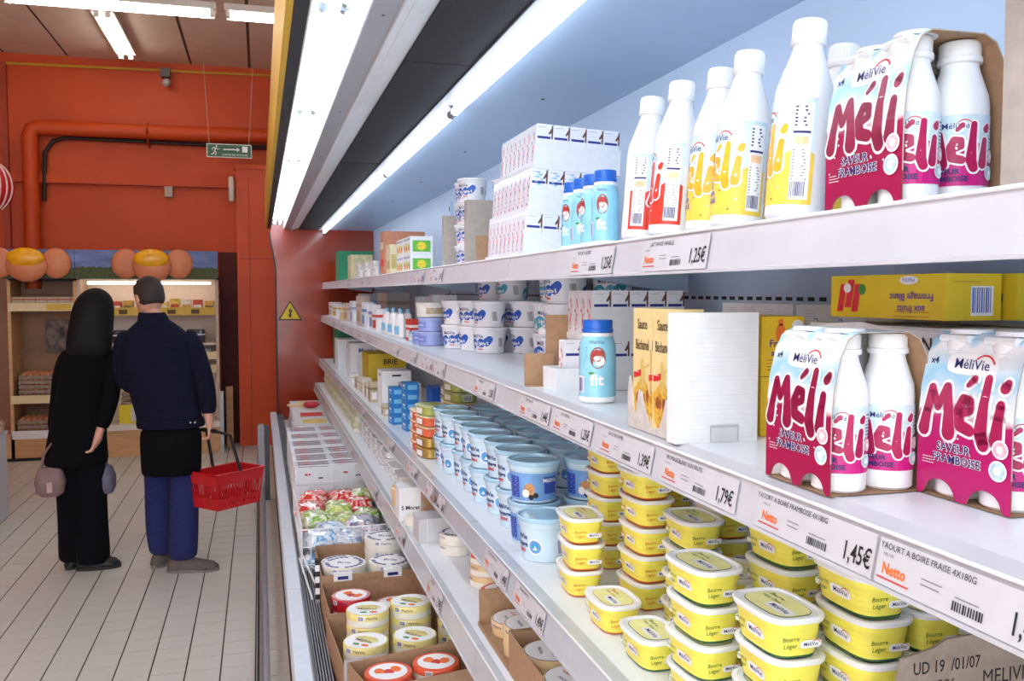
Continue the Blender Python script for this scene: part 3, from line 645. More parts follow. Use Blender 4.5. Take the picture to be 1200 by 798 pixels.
def yogurt_pack(tone='dark'):
    def mk():
        t = bare('yogurt_four_pack')
        for x in (-0.0285, 0.0285):
            for y in (-0.0285, 0.0285): pack_bottle(t, x, y, -PI / 2 + 0.25 if x < 0 else PI / 2 - 0.85)
        hx = 0.0585
        prof = [(-0.0600, 0.035), (-0.0598, 0.085), (-0.057, 0.118), (-0.050, 0.150), (-0.042, 0.168), (-0.030, 0.1755), (0.030, 0.1755), (0.044, 0.168), (0.053, 0.150), (0.059, 0.110), (0.060, 0.06), (0.060, 0.0005)]
        m = MB(); n = len(prof)
        for i in range(n - 1):
            (y0, z0), (y1, z1) = prof[i], prof[i + 1]
            m.quad([(-hx, y0, z0), (hx, y0, z0), (hx, y1, z1), (-hx, y1, z1)], 0)
            iy0, iz0, iy1, iz1 = y0 * 0.975, z0 - (0.0012 if z0 > 0.11 else 0), y1 * 0.975, z1 - (0.0012 if z1 > 0.11 else 0)
            m.quad([(-hx, iy0, iz0), (-hx, iy1, iz1), (hx, iy1, iz1), (hx, iy0, iz0)], 1)
            for sx in (-hx, hx): m.quad([(sx, y0, z0), (sx, y1, z1), (sx, iy1, iz1), (sx, iy0, iz0)], 2)
        # front apron with two arches that show the bottle bases
        for yy, mi in ((-0.0600, 0), (-0.0585, 1)):
            P = []
            for j in range(0, 37):
                x = -hx + 2 * hx * j / 36; d = min(abs(x + 0.0285), abs(x - 0.0285)); h = 0.0005 if d > 0.0205 else 0.0005 + 0.019 * math.sqrt(max(0, 1 - (d / 0.0205) ** 2))
                P.append((x, h))
            for (xa, ha), (xb, hb) in zip(P, P[1:]): m.quad([(xa, yy, ha), (xb, yy, hb), (xb, yy, 0.035), (xa, yy, 0.035)], mi)
        m.quad([(-hx, -0.06, 0.0004), (hx, -0.06, 0.0004), (hx, 0.06, 0.0004), (-hx, 0.06, 0.0004)], 1)
        s = m.build('carton_sleeve', [sleeve_mat('raspberry_sleeve_' + tone, (170, 18, 76) if tone == 'dark' else (190, 22, 108)), CARD, CARDD], t, ang=50)
        # caps push through the slanted top: white bulges
        m = MB()
        def fp(off):
            def f(u, v):
                for i in range(n - 1):
                    (y0, z0), (y1, z1) = prof[i], prof[i + 1]
                    if v <= z1 or i == n - 2:
                        q = (v - z0) / (z1 - z0); ny, nz = -(z1 - z0), (y1 - y0); L = math.hypot(ny, nz)
                        return (u, y0 + (y1 - y0) * q + ny / L * off, v + nz / L * off)
            return f
        logo(m, 0.0145, fp, 0.0006, 0.002, 0.139, 2, 4, 5)
        fat(m, 0.060, fp(0.0007), fp(0.0012), -0.052, 0.070, 2, 3)
        badge(m, fp, 0.0014, 0.0465, 0.064, 0.0095, 2, 6); badge(m, fp, 0.0014, 0.0445, 0.0425, 0.0105, 2, 7)
        for b, mi in ((0.055, 2), (0.012, 4)):
            o = 0.0012 + (0.0004 if mi == 4 else 0)
            m.text('SAVEUR', 0.0125, fp(o), -0.010, 0.0515, mi, b, 0.95); m.text('FRAMBOISE', 0.0125, fp(o), -0.006, 0.0395, mi, b, 0.95)
        m.lines(fp(0.0012), -0.05, 0.042, 0.016, 3, 0.003, 2, 0.0007); m.text('x4', 0.010, fp(0.0008), -0.046, 0.142, 4, 0.02)
        for k in range(14): m.oval(fp(0.0007), R.uniform(-0.055, 0.055), R.uniform(0.036, 0.085), 0.0012, 0.0012, 2, 7)
        m.build('sleeve_print', [SKYTOP, MAG, WINK, RASPD if tone == 'dark' else RASP, NAVY, REDINK, PINKB, BLUEB], s)
        m = MB()
        for x in (-0.0285, 0.0285):
            m.tube([(x - 0.0175, -0.0435, 0.169), (x + 0.0175, -0.0435, 0.169)], 0.0045, 8); m.lathe([(0.0205, 0.174), (0.0195, 0.1785), (0.004, 0.179)], 18, 0, (x, -0.024))
        m.build('cap_tabs', CARDW, s)
        return t
    return mk
def tall_bottle(ink, letter, wordm, mode='front'):
    def mk():
        t = bare('milk_drink_bottle'); rb = 0.0345
        MB().lathe([(0.031, 0), (0.0345, 0.004), (0.0345, 0.05), (0.0342, 0.052), (0.0345, 0.054), (0.0345, 0.150), (0.0338, 0.153), (0.0338, 0.158), (0.033, 0.166), (0.0185, 0.214), (0.0175, 0.219), (0.0175, 0.223)], 30).build('body', BOT, t)
        c = MB().lathe([(0.0195, 0.221), (0.0205, 0.2225), (0.0205, 0.229), (0.0195, 0.230), (0.0195, 0.250), (0.0183, 0.2525), (0.004, 0.253)], 30)
        for k in range(30):
            a = 2 * PI * k / 30; c.box(0.0193 * cos(a) - 0.0006, 0.0193 * cos(a) + 0.0006, 0.0193 * sin(a) - 0.0006, 0.0193 * sin(a) + 0.0006, 0.231, 0.249)
        c.build('cap', WHITE, t)
        m = MB(); cc = lambda off: cyl(rb + off); label_band(m, rb + 0.0004, 0.016, 0.148, 0.078, 0.082, 0, 1, 26, 0.005)
        logo(m, 0.0135, cc, 0.0008, 0.002, 0.121, 2, 4, 5)
        fat(m, 0.052, cc(0.0011), cc(0.0015), -0.044, 0.062, 2, 3)
        for b, mi in ((0.05, 2), (0.01, 4)):
            m.text('SAVEUR', 0.010, cc(0.0014 + (mi == 4) * 0.0004), -0.012, 0.044, mi, b); m.text(wordm, 0.010, cc(0.0014 + (mi == 4) * 0.0004), -0.010, 0.034, mi, b)
        for k in range(10): m.oval(cc(0.0008), R.uniform(-0.06, 0.06), R.uniform(0.02, 0.09), 0.0014, 0.0014, 2 if k % 2 else 5, 7)
        # information column at both ends of the label
        for u in (0.052, -0.074):
            m.rect(cc(0.0009), u, u + 0.022, 0.022, 0.142, 2, 4); m.lines(cc(0.0013), u + 0.002, 0.138, 0.018, 6, 0.0046, 4, 0.0022)
            m.rect(cc(0.0013), u + 0.001, u + 0.021, 0.104, 0.107, 4, 3); m.rect(cc(0.0013), u + 0.003, u + 0.019, 0.090, 0.100, 8, 3)
            m.lines(cc(0.0013), u + 0.002, 0.084, 0.018, 10, 0.004, 7, 0.0014); m.bars(cc(0.0013), u + 0.002, 0.026, 0.017, 0.018, 10, 4)
        m.build('bottle_label', [SKYTOP, ink, WINK, letter, NAVY, REDINK, PINKB, GREYINK, mat('pale_orange_print', (246, 206, 160), 0.5)], t)
        return t
    return mk
AQUA = mat('aqua_bottle', (150, 214, 234), 0.25, 0.08, 30, coat=0.3); CAPB = mat('blue_cap', (30, 104, 204), 0.3, 0.03)
def aqua_bottle():
    t = bare('blue_drink_bottle')
    MB().lathe([(0.031, 0), (0.0345, 0.004), (0.0345, 0.012)], 28).build('foot', WHITE, t)
    MB().lathe([(0.0343, 0.012), (0.0343, 0.10), (0.0335, 0.112), (0.0295, 0.124), (0.0255, 0.13), (0.025, 0.136)], 28).build('body', AQUA, t)
    c = MB().lathe([(0.0275, 0.136), (0.0292, 0.1365), (0.0292, 0.142), (0.0275, 0.143), (0.028, 0.157), (0.0268, 0.160), (0.004, 0.1605)], 28); c.build('cap', CAPB, t)
    MB().lathe([(0.0262, 0.128), (0.0285, 0.1285), (0.0285, 0.135), (0.026, 0.136)], 28).build('neck_ring', WHITE, t)
    m = MB(); cc = lambda off: cyl(0.0343 + off)
    m.oval(cc(0.0004), 0.014, 0.088, 0.015, 0.021, 2, 18); m.oval(cc(0.0008), 0.012, 0.092, 0.011, 0.012, 0, 14); m.oval(cc(0.0008), 0.018, 0.082, 0.009, 0.010, 1, 14); m.oval(cc(0.0012), 0.012, 0.087, 0.006, 0.005, 1, 10)
    m.text('fit', 0.03, cc(0.0006), 0.012, 0.036, 1, 0.03); m.text('MéliVie', 0.009, cc(0.0006), 0.012, 0.115, 5)
    m.oval(cc(0.0006), 0.002, 0.058, 0.006, 0.003, 3, 10)
    m.rect(cc(0.0004), -0.034, -0.014, 0.02, 0.052, 1, 3); m.bars(cc(0.0008), -0.032, 0.022, 0.016, 0.027, 10, 4); m.lines(cc(0.0006), -0.036, 0.108, 0.03, 9, 0.0052, 5, 0.0016)
    m.oval(cc(0.0004), -0.06, 0.05, 0.016, 0.018, 6, 16); m.oval(cc(0.0008), -0.064, 0.046, 0.007, 0.007, 0, 10); m.oval(cc(0.0008), -0.056, 0.055, 0.006, 0.006, 7, 10)
    m.text('fit', 0.03, cc(0.0006), -0.058, 0.082, 1, 0.03); m.text('MéliVie', 0.008, cc(0.0006), -0.06, 0.112, 5)
    m.build('bottle_label', [mat('berry_print', (186, 50, 44), 0.5, 0.3, 200), WINK, mat('brown_print', (150, 80, 66), 0.5, 0.3, 200), mat('leaf_print', (60, 150, 60), 0.5), mat('violet_print', (104, 70, 150), 0.5), NAVY, mat('cream_print', (246, 236, 206), 0.5, 0.1, 100), ORINK], t)
    return t
BUT = mat('butter_yellow', (252, 236, 96), 0.35, 0.1, 26, stretch=(1, 1, 5)); BUTG = mat('green_trim', (52, 108, 60), 0.4); BUTO = mat('orange_trim', (222, 108, 40), 0.4)
BUTL = mat('butter_lid_print', (248, 244, 168), 0.35, 0.08, 30)
def butter_tub(trim):
    def mk():
        t = bare('butter_tub'); e = 0.58; H_ = 0.047
        m = MB(); m.sq([(0.048, 0.030, 0), (0.051, 0.033, 0.002)], 32, 1, e, c1=False); m.sq([(0.051, 0.033, 0.002), (0.0512, 0.0332, 0.004)], 32, 1, e, c0=False, c1=False)
        m.sq([(0.0512, 0.0332, 0.004), (0.0575, 0.0395, H_)], 32, 0, e, c0=False, c1=False)
        m.build('tub', [BUT, trim], t)
        l = MB(); l.sq([(0.0585, 0.0405, H_ - 0.001), (0.061, 0.043, H_ - 0.0005), (0.062, 0.044, H_ + 0.004), (0.0605, 0.0425, H_ + 0.0065), (0.056, 0.038, H_ + 0.0068), (0.0545, 0.0365, H_ + 0.0045)], 32, 0, e, c1=False)
        l.sq([(0.0545, 0.0365, H_ + 0.0045), (0.0545, 0.0365, H_ + 0.0046)], 32, 0, e, c0=False)
        lid = l.build('lid', WHITE, t)
        m = MB(); tp = lambda off: top(H_ + 0.0046 + off)
        m.oval(tp(0.0003), 0, 0, 0.0480, 0.0300, 1, 32, e); m.oval(tp(0.0007), 0, 0, 0.0470, 0.0290, 0, 32, e)
        for b, s0, u, v in ((0.03, 0.013, 0.018, -0.012),): m.text('MéliVie', s0, tp(0.0013), u, v, 2, 0.004)
        m.oval(tp(0.001), 0.018, -0.008, 0.027, 0.0095, 3, 20, 0.6)
        m.text('Beurre', 0.011, tp(0.0011), -0.022, 0.012, 1, 0.005); m.text('Léger Doux', 0.0085, tp(0.0011), -0.018, 0.002, 1)
        m.build('lid_print', [BUTL, trim, NAVY, WINK], lid)
        # side print: long fronts and short ends follow the tub's slant
        m = MB()
        def fr(off): return lambda u, v: (u, -(0.0332 + (v - 0.004) * 0.0063 / 0.043) - off, v)
        def en(sgn, off): return lambda u, v: (sgn * (0.0512 + (v - 0.004) * 0.0063 / 0.043 + off), u * sgn, v)
        fl_ = lambda off: fr(off)
        logo(m, 0.0095, fl_, 0.0007, 0.008, 0.021, 3, 2, 4)
        m.text('Beurre', 0.009, fl_(0.0008), -0.028, 0.026, 1); m.text('Léger', 0.008, fl_(0.0008), -0.028, 0.017, 1)
        for sg in (1, -1):
            q = (lambda s_: (lambda off: en(s_, off)))(sg)
            m.text('Beurre', 0.0085, q(0.0008), -0.015, 0.024, 1); m.text('Léger', 0.0085, q(0.0008), -0.015, 0.015, 1)
            logo(m, 0.007, q, 0.0007, 0.014, 0.016, 3, 2, 4)
        m.build('tub_print', [BUTL, trim, NAVY, WINK, REDINK], t)
        return t
    return mk
PALEB = mat('pale_blue_pot', (206, 230, 244), 0.25, 0.06, 20, coat=0.3); LIDB = mat('clear_blue_lid', (176, 216, 238), 0.15, 0.12, 8, coat=0.6)
DEEPB = mat('deep_blue_print', (58, 84, 180), 0.4, 0.1, 60)
def cheese_bucket(kind='badge'):
    def mk():
        t = bare('fromage_blanc_bucket'); h = 0.085
        MB().lathe([(0.046, 0), (0.048, 0.002), (0.0535, h - 0.016), (0.0555, h - 0.015), (0.0565, h - 0.002)], 28).build('bucket', PALEB, t)
        MB().lathe([(0.0575, h - 0.004), (0.0595, h - 0.003), (0.0598, h + 0.004), (0.0575, h + 0.006), (0.054, h + 0.0055), (0.053, h + 0.002), (0.004, h + 0.002)], 28).build('lid', LIDB, t)
        r = lambda off: (lambda v: 0.048 + (v - 0.002) * 0.0055 / 0.067 + off); cc = lambda off: cyl(r(off)); m = MB()
        if kind == 'badge':
            m.text('MéliVie', 0.015, cc(0.0006), -0.012, 0.045, 3, 0.02); m.text('Fromage', 0.014, cc(0.0006), -0.014, 0.030, 3, 0.03); m.text('blanc', 0.014, cc(0.0006), -0.012, 0.018, 4, 0.03)
            badge(m, cc, 0.0006, 0.028, 0.032, 0.0165, 2, 1); m.oval(cc(0.0014), 0.028, 0.032, 0.008, 0.010, 5, 12)
            for u in (-0.10, 0.075): m.rect(cc(0.0006), u, u + 0.022, 0.015, 0.055, 2, 3); m.bars(cc(0.001), u + 0.002, 0.018, 0.018, 0.028, 9, 0)
            m.text('Fromage', 0.014, cc(0.0006), 0.128, 0.030, 3, 0.03); m.text('blanc', 0.014, cc(0.0006), 0.128, 0.018, 4, 0.03); badge(m, cc, 0.0006, -0.065, 0.032, 0.0165, 2, 1)
        else:
            m.rect(cc(0.0005), -0.07, 0.085, 0.006, 0.066, 1, 22); m.rect(cc(0.001), -0.045, -0.012, 0.012, 0.058, 0, 6); m.lines(cc(0.0014), -0.042, 0.054, 0.027, 8, 0.0052, 2, 0.0016)
            m.oval(cc(0.001), 0.012, 0.030, 0.012, 0.015, 6, 14); m.oval(cc(0.0014), 0.004, 0.022, 0.008, 0.009, 2, 12); m.oval(cc(0.0014), 0.026, 0.018, 0.006, 0.006, 7, 10); m.oval(cc(0.0014), 0.016, 0.014, 0.006, 0.006, 7, 10)
            m.rect(cc(0.001), 0.045, 0.078, 0.02, 0.058, 0, 6); m.text('MéliVie', 0.012, cc(0.0014), 0.061, 0.046, 2, 0.02)
        m.build('bucket_print', [DEEPB, mat('mid_blue_print', (120, 166, 222), 0.4, 0.15, 30), WINK, NAVY, REDINK, mat('sky_print', (70, 160, 214), 0.4), mat('almond_print', (214, 150, 90), 0.4, 0.2, 200), INK], t)
        return t
    return mk
CREAMP = mat('cream_pot_white', (240, 242, 246), 0.3, 0.02, 20); SWO = mat('royal_blue_print', (34, 92, 188), 0.4, 0.08, 60); TEAL = mat('teal_print', (60, 170, 190), 0.4, 0.08, 60)
def cream_pot(ink, line, h=0.072, r0=0.042, r1=0.049):
    def mk():
        t = bare('cream_pot')
        MB().lathe([(r0 - 0.002, 0), (r0, 0.002), (r1, h - 0.006), (r1 + 0.001, h - 0.004)], 28).build('pot', CREAMP, t)
        MB().lathe([(r1 + 0.001, h - 0.006), (r1 + 0.0035, h - 0.005), (r1 + 0.0035, h), (r1 + 0.001, h + 0.0012), (r1 - 0.004, h), (0.004, h)], 28).build('lid', WHITE, t)
        r = lambda off: (lambda v: r0 + (v - 0.002) * (r1 - r0) / (h - 0.008) + off); cc = lambda off: cyl(r(off)); m = MB(); q = h / 0.072
        for u in (-0.012, 0.125):
            m.strokes([[(-0.028, 0.022, 0.0145), (-0.014, 0.028, 0.0135), (0.012, 0.029, 0.0125), (0.030, 0.032, 0.0115), (0.039, 0.040, 0.0095)]], 1, (lambda a_, b_, pp=cc(0.0005): pp(a_, b_ * q)), u, 0.0, 0)
            m.text('MéliVie', 0.014 * q, cc(0.0008), u, 0.044 * q, 1, 0.004); m.text(line, 0.0125 * q, cc(0.0011), u + 0.003, 0.0245 * q, 2, 0.03, 0.62); m.text('fluide', 0.007, cc(0.001), u + 0.01, 0.010, 3, 0.03)
        m.rect(cc(0.0005), 0.05, 0.072, 0.012, 0.05 * q, 2, 3); m.bars(cc(0.0009), 0.053, 0.018, 0.016, 0.026, 9, 4); m.lines(cc(0.0006), -0.085, 0.052 * q, 0.03, 8, 0.0045, 4, 0.0013)
        m.build('pot_print', [ink, NAVY, WINK, REDINK, GREYINK], t)
        return t
    return mk
def brick_carton(kind='band'):
    """small folded-top drink carton, front faces -y"""
    def mk():
        m = MB(); a, b, h = 0.0225, 0.019, 0.108
        m.box(-a, a, -b, b, 0, h, 0)
        m.prism([(-a, h), (a, h), (a * 0.9, h + 0.003), (-a * 0.9, h + 0.003)], -b, b, 0)
        f = front(-b - 0.0004)
        m.rect(f, -a + 0.004, a - 0.006, h - 0.034, h - 0.028, 1); m.rect(f, a - 0.004, a, h - 0.034, h, 3)
        m.lines(f, -a + 0.004, h - 0.004, 0.03, 1, 0.004, 4, 0.0008)
        m.pr(f, [(a - 0.004, h - 0.006), (a - 0.012, h - 0.020), (a - 0.009, h - 0.023), (a, h - 0.014)], 3)
        if kind == 'flake':
            for k in range(6): m.rect(f, -0.012 + R.uniform(0, 0.02), -0.008 + R.uniform(0, 0.02), 0.07 + k * 0.006, 0.074 + k * 0.006, 5)
        g_ = left(-a - 0.0004)
        for k in range(7): m.oval(g_, R.uniform(-0.012, 0.012), 0.02 + 0.011 * k, R.uniform(0.003, 0.006), R.uniform(0.003, 0.007), 2 if k % 2 else 6, 8)
        return m.build('cream_carton', [mat('carton_white', (242, 243, 247), 0.35, 0.02, 30, coat=0.3), mat('carton_navy', (40, 52, 140), 0.4), mat('carton_pink', (232, 150, 160), 0.4, 0.2, 200), mat('carton_brown', (110, 70, 60), 0.5), GREYINK, SKYINK, mat('carton_rose', (204, 96, 110), 0.4, 0.2, 200)])
    return mk
def open_tray(w_, d_, h_, m_=None, hfront=None, th=0.003, name='carton_tray', cut=False):
    """open cardboard tray: four walls and a floor as separate parts"""
    def mk():
        mm = m_ or CARDW; t = bare(name); hf = hfront or h_
        MB().box(-w_ / 2, w_ / 2, -d_ / 2, d_ / 2, 0, th).build('tray_floor', mm, t)
        if cut:
            P = [(-w_ / 2, th), (-0.03, th), (-0.028, 0.016), (-0.018, 0.024), (0.018, 0.024), (0.028, 0.016), (0.03, th), (w_ / 2, th), (w_ / 2, hf), (-w_ / 2, hf)]
            m = MB().prism(P, -d_ / 2, -d_ / 2 + th); m.build('front_wall', mm, t)
        else: MB().box(-w_ / 2, w_ / 2, -d_ / 2, -d_ / 2 + th, th, hf).build('front_wall', mm, t)
        MB().box(-w_ / 2, w_ / 2, d_ / 2 - th, d_ / 2, th, h_).build('back_wall', mm, t)
        for s in (-1, 1): MB().box(s * (w_ / 2) - (th if s > 0 else 0), s * (w_ / 2) + (th if s < 0 else 0), -d_ / 2 + th, d_ / 2 - th, th, h_).build('side_wall', mm, t)
        return t
    return mk
def round_box(r, h, side, lidc, prints, name='cheese_round', rim=None):
    """flat round cheese: body, lid and a printed face"""
    def mk():
        t = bare(name)
        MB().lathe([(r * 0.97, 0), (r * 0.985, 0.001), (r * 0.985, h * 0.55)], 30).build('base', side, t)
        l = MB().lathe([(r * 0.985, h * 0.5), (r, h * 0.5 + 0.0005), (r, h - 0.0015), (r * 0.985, h), (0.005, h + 0.0005)], 30).build('lid', rim or side, t)
        m = MB(); tp = lambda off: top(h + 0.0006 + off); prints(m, tp, r)
        f = cyl(r + 0.0005); m.rect(f, -0.022, 0.0, h * 0.55, h * 0.95, 0, 3); m.bars(cyl(r + 0.0009), -0.02, h * 0.6, 0.017, h * 0.3, 8, 3); m.text('MéliVie', h * 0.3, cyl(r + 0.0008), 0.025, h * 0.65, 3)
        m.build('lid_print', [WINK, lidc, REDINK, NAVY, ORINK, mat('leaf_print', (60, 150, 60))], l)
        return t
    return mk
def pr_plain(m, tp, r):
    m.oval(tp(0.0003), 0, 0, r * 0.93, r * 0.93, 0, 28); m.oval(tp(0.0007), 0.0, 0.1 * r, r * 0.6, r * 0.35, 1, 18); m.text('MéliVie', r * 0.3, tp(0.001), 0, -r * 0.2, 3, 0.01); m.oval(tp(0.001), r * 0.35, -r * 0.5, r * 0.2, r * 0.12, 4, 10); m.oval(tp(0.001), -r * 0.1, -r * 0.55, r * 0.18, r * 0.1, 5, 10)
def pr_ring(m, tp, r):
    m.oval(tp(0.0003), 0, 0, r * 0.95, r * 0.95, 0, 28)
    for k in range(22):
        if k % 6 == 5: continue
        a = 2 * PI * k / 22; m.oval(tp(0.0007), r * 0.78 * cos(a), r * 0.78 * sin(a), r * 0.12, r * 0.09, 1, 8)
    m.text('Brie', r * 0.4, tp(0.0007), 0, -r * 0.15, 3, 0.01)
def pr_band(m, tp, r):
    m.oval(tp(0.0003), 0, 0, r * 0.96, r * 0.96, 1, 28); m.oval(tp(0.0007), 0, 0, r * 0.8, r * 0.8, 0, 26)
    for k in range(3): m.oval(tp(0.001), -0.35 * r + 0.35 * r * k, 0.1 * r * (-1) ** k, r * 0.22, r * 0.3, 2 if k % 2 else 4, 12)
    m.pr(tp(0.0014), [(-r * 0.7, -r * 0.25), (r * 0.55, -r * 0.6), (r * 0.62, -r * 0.42), (-r * 0.62, -r * 0.05)], 0)
def pr_script(m, tp, r):
    m.oval(tp(0.0003), 0, 0, r * 0.94, r * 0.94, 3, 28); m.oval(tp(0.0006), 0, 0, r * 0.92, r * 0.92, 0, 28); m.text('Camembert', r * 0.24, tp(0.001), 0, -0.05 * r, 2, 0.01); m.text('MéliVie', r * 0.2, tp(0.001), 0, -0.45 * r, 3); m.text('au lait', r * 0.16, tp(0.001), 0, 0.4 * r, 3)
def print_box(name, w_, d_, h_, base, decor, mats):
    """closed carton with printed faces; decor(mesh, front, left, right, top)"""
    def mk():
        t = bare(name); a, b = w_ / 2, d_ / 2
        MB().box(-a, a, -b, b, 0, h_).build('carton', base, t)
        m = MB(); decor(m, lambda o=0.0004: front(-b - o), lambda o=0.0004: left(-a - o), lambda o=0.0004: right(a + o), lambda o=0.0004: top(h_ + o))
        m.build('carton_print', mats, t); return t
    return mk
def pillow(w_, d_, h_, n=14, seed=0):
    """crinkled film bag with flat sealed ends"""
    rr = random.Random(seed); m = MB(); k = 20; rings = []; ph = [rr.uniform(0, 6.28) for _ in range(6)]
    for i in range(n + 1):
        t = 2 * i / n - 1; y = d_ / 2 * t; s = max(0.04, (1 - abs(t) ** 3.2) ** 0.6); ring = []
        for j in range(k):
            a = 2 * PI * j / k; c_, s_ = cos(a), sin(a)
            x = w_ / 2 * (0.86 + 0.14 * s) * math.copysign(abs(c_) ** 0.7, c_); z = h_ / 2 + h_ / 2 * s * math.copysign(abs(s_) ** 0.8, s_)
            cr = 0.035 * sin(3 * a + 4 * t + ph[0]) + 0.04 * sin(5 * a - 7 * t + ph[1]) + rr.uniform(-0.04, 0.04)
            ring.append((x * (1 + cr), y, h_ / 2 + (z - h_ / 2) * (1 + 2.2 * cr)))
        rings.append(ring)
    m.loft(rings); return m
# ---------------------------------------------------------------- goods on the shelves
def lean(rz, t): return (Matrix.Rotation(t, 3, 'Y') @ Matrix.Rotation(rz, 3, 'Z')).to_euler()
TILT = math.radians(4.5)
LVL = {1: ['only'], 2: ['lower', 'upper'], 3: ['bottom', 'middle', 'top'], 4: ['bottom', 'second', 'third', 'top'], 5: ['bottom', 'second', 'third', 'fourth', 'top'], 6: ['bottom', 'second', 'third', 'fourth', 'fifth', 'top']}
# --- top shelf -------------------------------------------------
PS = (1.1, 1.1, 1.03)
c = onZ(1056, 242, ZA)
put('packd', yogurt_pack('dark'), (c[0] + 0.066, c[1] + 0.0645, ZA + 0.001), AISLE, 'raspberry drinking yogurt four-pack at the near end of the top shelf', 'yogurt pack', 'raspberry yogurt four-packs').scale = PS
t = thing('cardboard_display_box', 'torn brown cardboard display box edge behind the top shelf four-pack', 'box', (0.725, onX(1177, 120, 0.652)[1] - 0.10, ZA), AISLE)
MB().prism([(-0.10, 0), (0.086, 0), (0.086, 0.075), (0.080, 0.08), (0.082, 0.105), (0.086, 0.11), (0.084, 0.19), (-0.10, 0.2)], -0.075, -0.071).build('front_wall', CARDD, t)
MB().box(0.086, 0.09, -0.075, 0.1, 0, 0.19).build('side_wall', CARD, t); MB().box(-0.10, 0.086, 0.096, 0.1, 0, 0.19).build('back_wall', CARD, t); MB().box(-0.1, 0.086, -0.071, 0.096, 0, 0.003).build('tray_floor', CARD, t)
c = onX(1152, 120, 0.72)
for k, (x, y, rz, l) in enumerate([(0.648, 0.995, -2.3, 'nearest yellow labelled milk drink bottle, beside the raspberry four-pack'), (0.652, 1.145, -1.7, 'middle yellow labelled milk drink bottle of the three in front'), (0.662, 1.243, -1.7, 'farthest yellow labelled milk drink bottle, half hidden by the next')]):
    put('tally', tall_bottle(YEL, VAN, 'VANILLE'), (x, y, ZA + 0.0025), 0, l, 'bottle', 'tall milk drink bottles on the top shelf', lean(rz, TILT)).scale = (1.05, 1.05, 0.98)
for k, (x, y, rz, l) in enumerate([(0.642, 1.335, -2.3, 'red labelled milk drink bottle showing its information column'), (0.645, 1.455, 1.05, 'farthest tall bottle, red label, next to the small blue bottles')]):
    put('tallr', tall_bottle(RED, RED, 'FRAISE'), (x, y, ZA + 0.0025), 0, l, 'bottle', 'tall milk drink bottles on the top shelf', lean(rz, TILT)).scale = (1.05, 1.05, 0.98)
for x, y, l in ((0.76, 1.08, 'yellow labelled bottle standing in the second row near the four-pack'), (0.77, 1.21, 'yellow labelled bottle in the second row behind the middle one')):
    put('tally', None, (x, y, ZA + 0.0025), 0, l, 'bottle', 'tall milk drink bottles on the top shelf', lean(-1.4, TILT))
for k in range(4):
    o = put('aqua', aqua_bottle, (0.652 + 0.002 * k, 1.645 + 0.066 * k, ZA + 0.001), [-1.0, -1.9, -0.9, -1.5][k], ['nearest small blue capped bottle in the row of four on the top shelf', 'second small blue capped bottle from the red labelled bottle', 'third small blue capped bottle from the red labelled bottle', 'farthest small blue capped bottle, beside the carton trays'][k], 'bottle', 'small blue bottles on the top shelf')
    o.scale = (0.78, 0.78, 0.92)
# three trays of small cartons
tt = math.radians(3.0)
for lv in range(3):
    bx, bz = 0.648 + 0.008 * lv + 0.118 * lv * sin(tt), ZA + 0.001 + 0.1135 * lv
    M_ = Matrix.Rotation(tt, 3, 'Y'); W_, D_ = 0.236, 0.40
    def at(lx, ly, lz): 
        v = M_ @ Vector((lx, ly, lz)); return (bx + v.x, 2.2 + v.y, bz + v.z)
    nm = LVL[3][lv]
    put('ctray', open_tray(W_, D_, 0.014, CARDW, 0.066), at(W_ / 2, D_ / 2, 0), 0, 'white cardboard tray, %s of three, stacked on the top shelf' % nm, 'tray', 'carton trays on the top shelf', lean(0, tt))
    kd = 'flake' if lv == 1 else 'band'
    for i in range(5):
        put('carton' + kd, brick_carton(kd), at(0.026 + 0.0458 * i, 0.024, 0.0035), 0, 'small cream carton, %s from the aisle, near row of the %s tray' % (ORD[i], nm), 'carton', 'small cartons in the three top trays', lean(0, tt))
    for j in range(1, 9):
        if lv == 2 and j == 8: continue
        put('carton' + kd, None, at(0.026, 0.024 + 0.0425 * j, 0.0035), 0, 'small cream carton, %s behind the corner along the aisle side of the %s tray' % (ORD[j - 1], nm), 'carton', 'small cartons in the three top trays', lean(0, tt))
# cream pots held by grey cardboard
CP = cream_pot(SWO, 'Crème Fraîche'); CPT = cream_pot(TEAL, 'Crème épaisse')
for r_, (x, y) in enumerate([(0.70, 2.98), (0.715, 3.10), (0.82, 2.98), (0.83, 3.10)]):
    for k in range(4 if r_ != 3 else 3):
        put('cream', CP, (x, y, ZA + 0.001 + 0.073 * k), AISLE + 0.5 - 0.2 * r_ + 0.1 * k, 'cream pot, %s of the %s stack between the grey cardboard flaps' % (LVL[4][k], ['near aisle', 'far aisle', 'near inner', 'far inner'][r_]), 'pot', 'cream pots on the top shelf')
tag(MB().box(-0.04, 0.05, -0.0015, 0.0015, 0, 0.19).box(-0.0415, -0.04, -0.0015, 0.03, 0, 0.19).build('cardboard_divider', CARDD, None, (0.69, 3.22, ZA)), 'farther grey cardboard flap beside the cream pots on top shelf', 'cardboard')
tag(MB().box(-0.04, 0.10, -0.0015, 0.0015, 0, 0.21).box(-0.0415, -0.04, -0.0015, 0.04, 0, 0.21).build('cardboard_divider', CARDD, None, (0.69, 2.84, ZA)), 'nearer grey cardboard flap between cream pots and carton trays', 'cardboard')
tag(MB().box(-0.05, 0.02, -0.0015, 0.0015, 0, 0.085).build('cardboard_divider', CARD, None, (0.69, 2.68, ZA)), 'low brown cardboard flap beside the carton trays', 'cardboard')
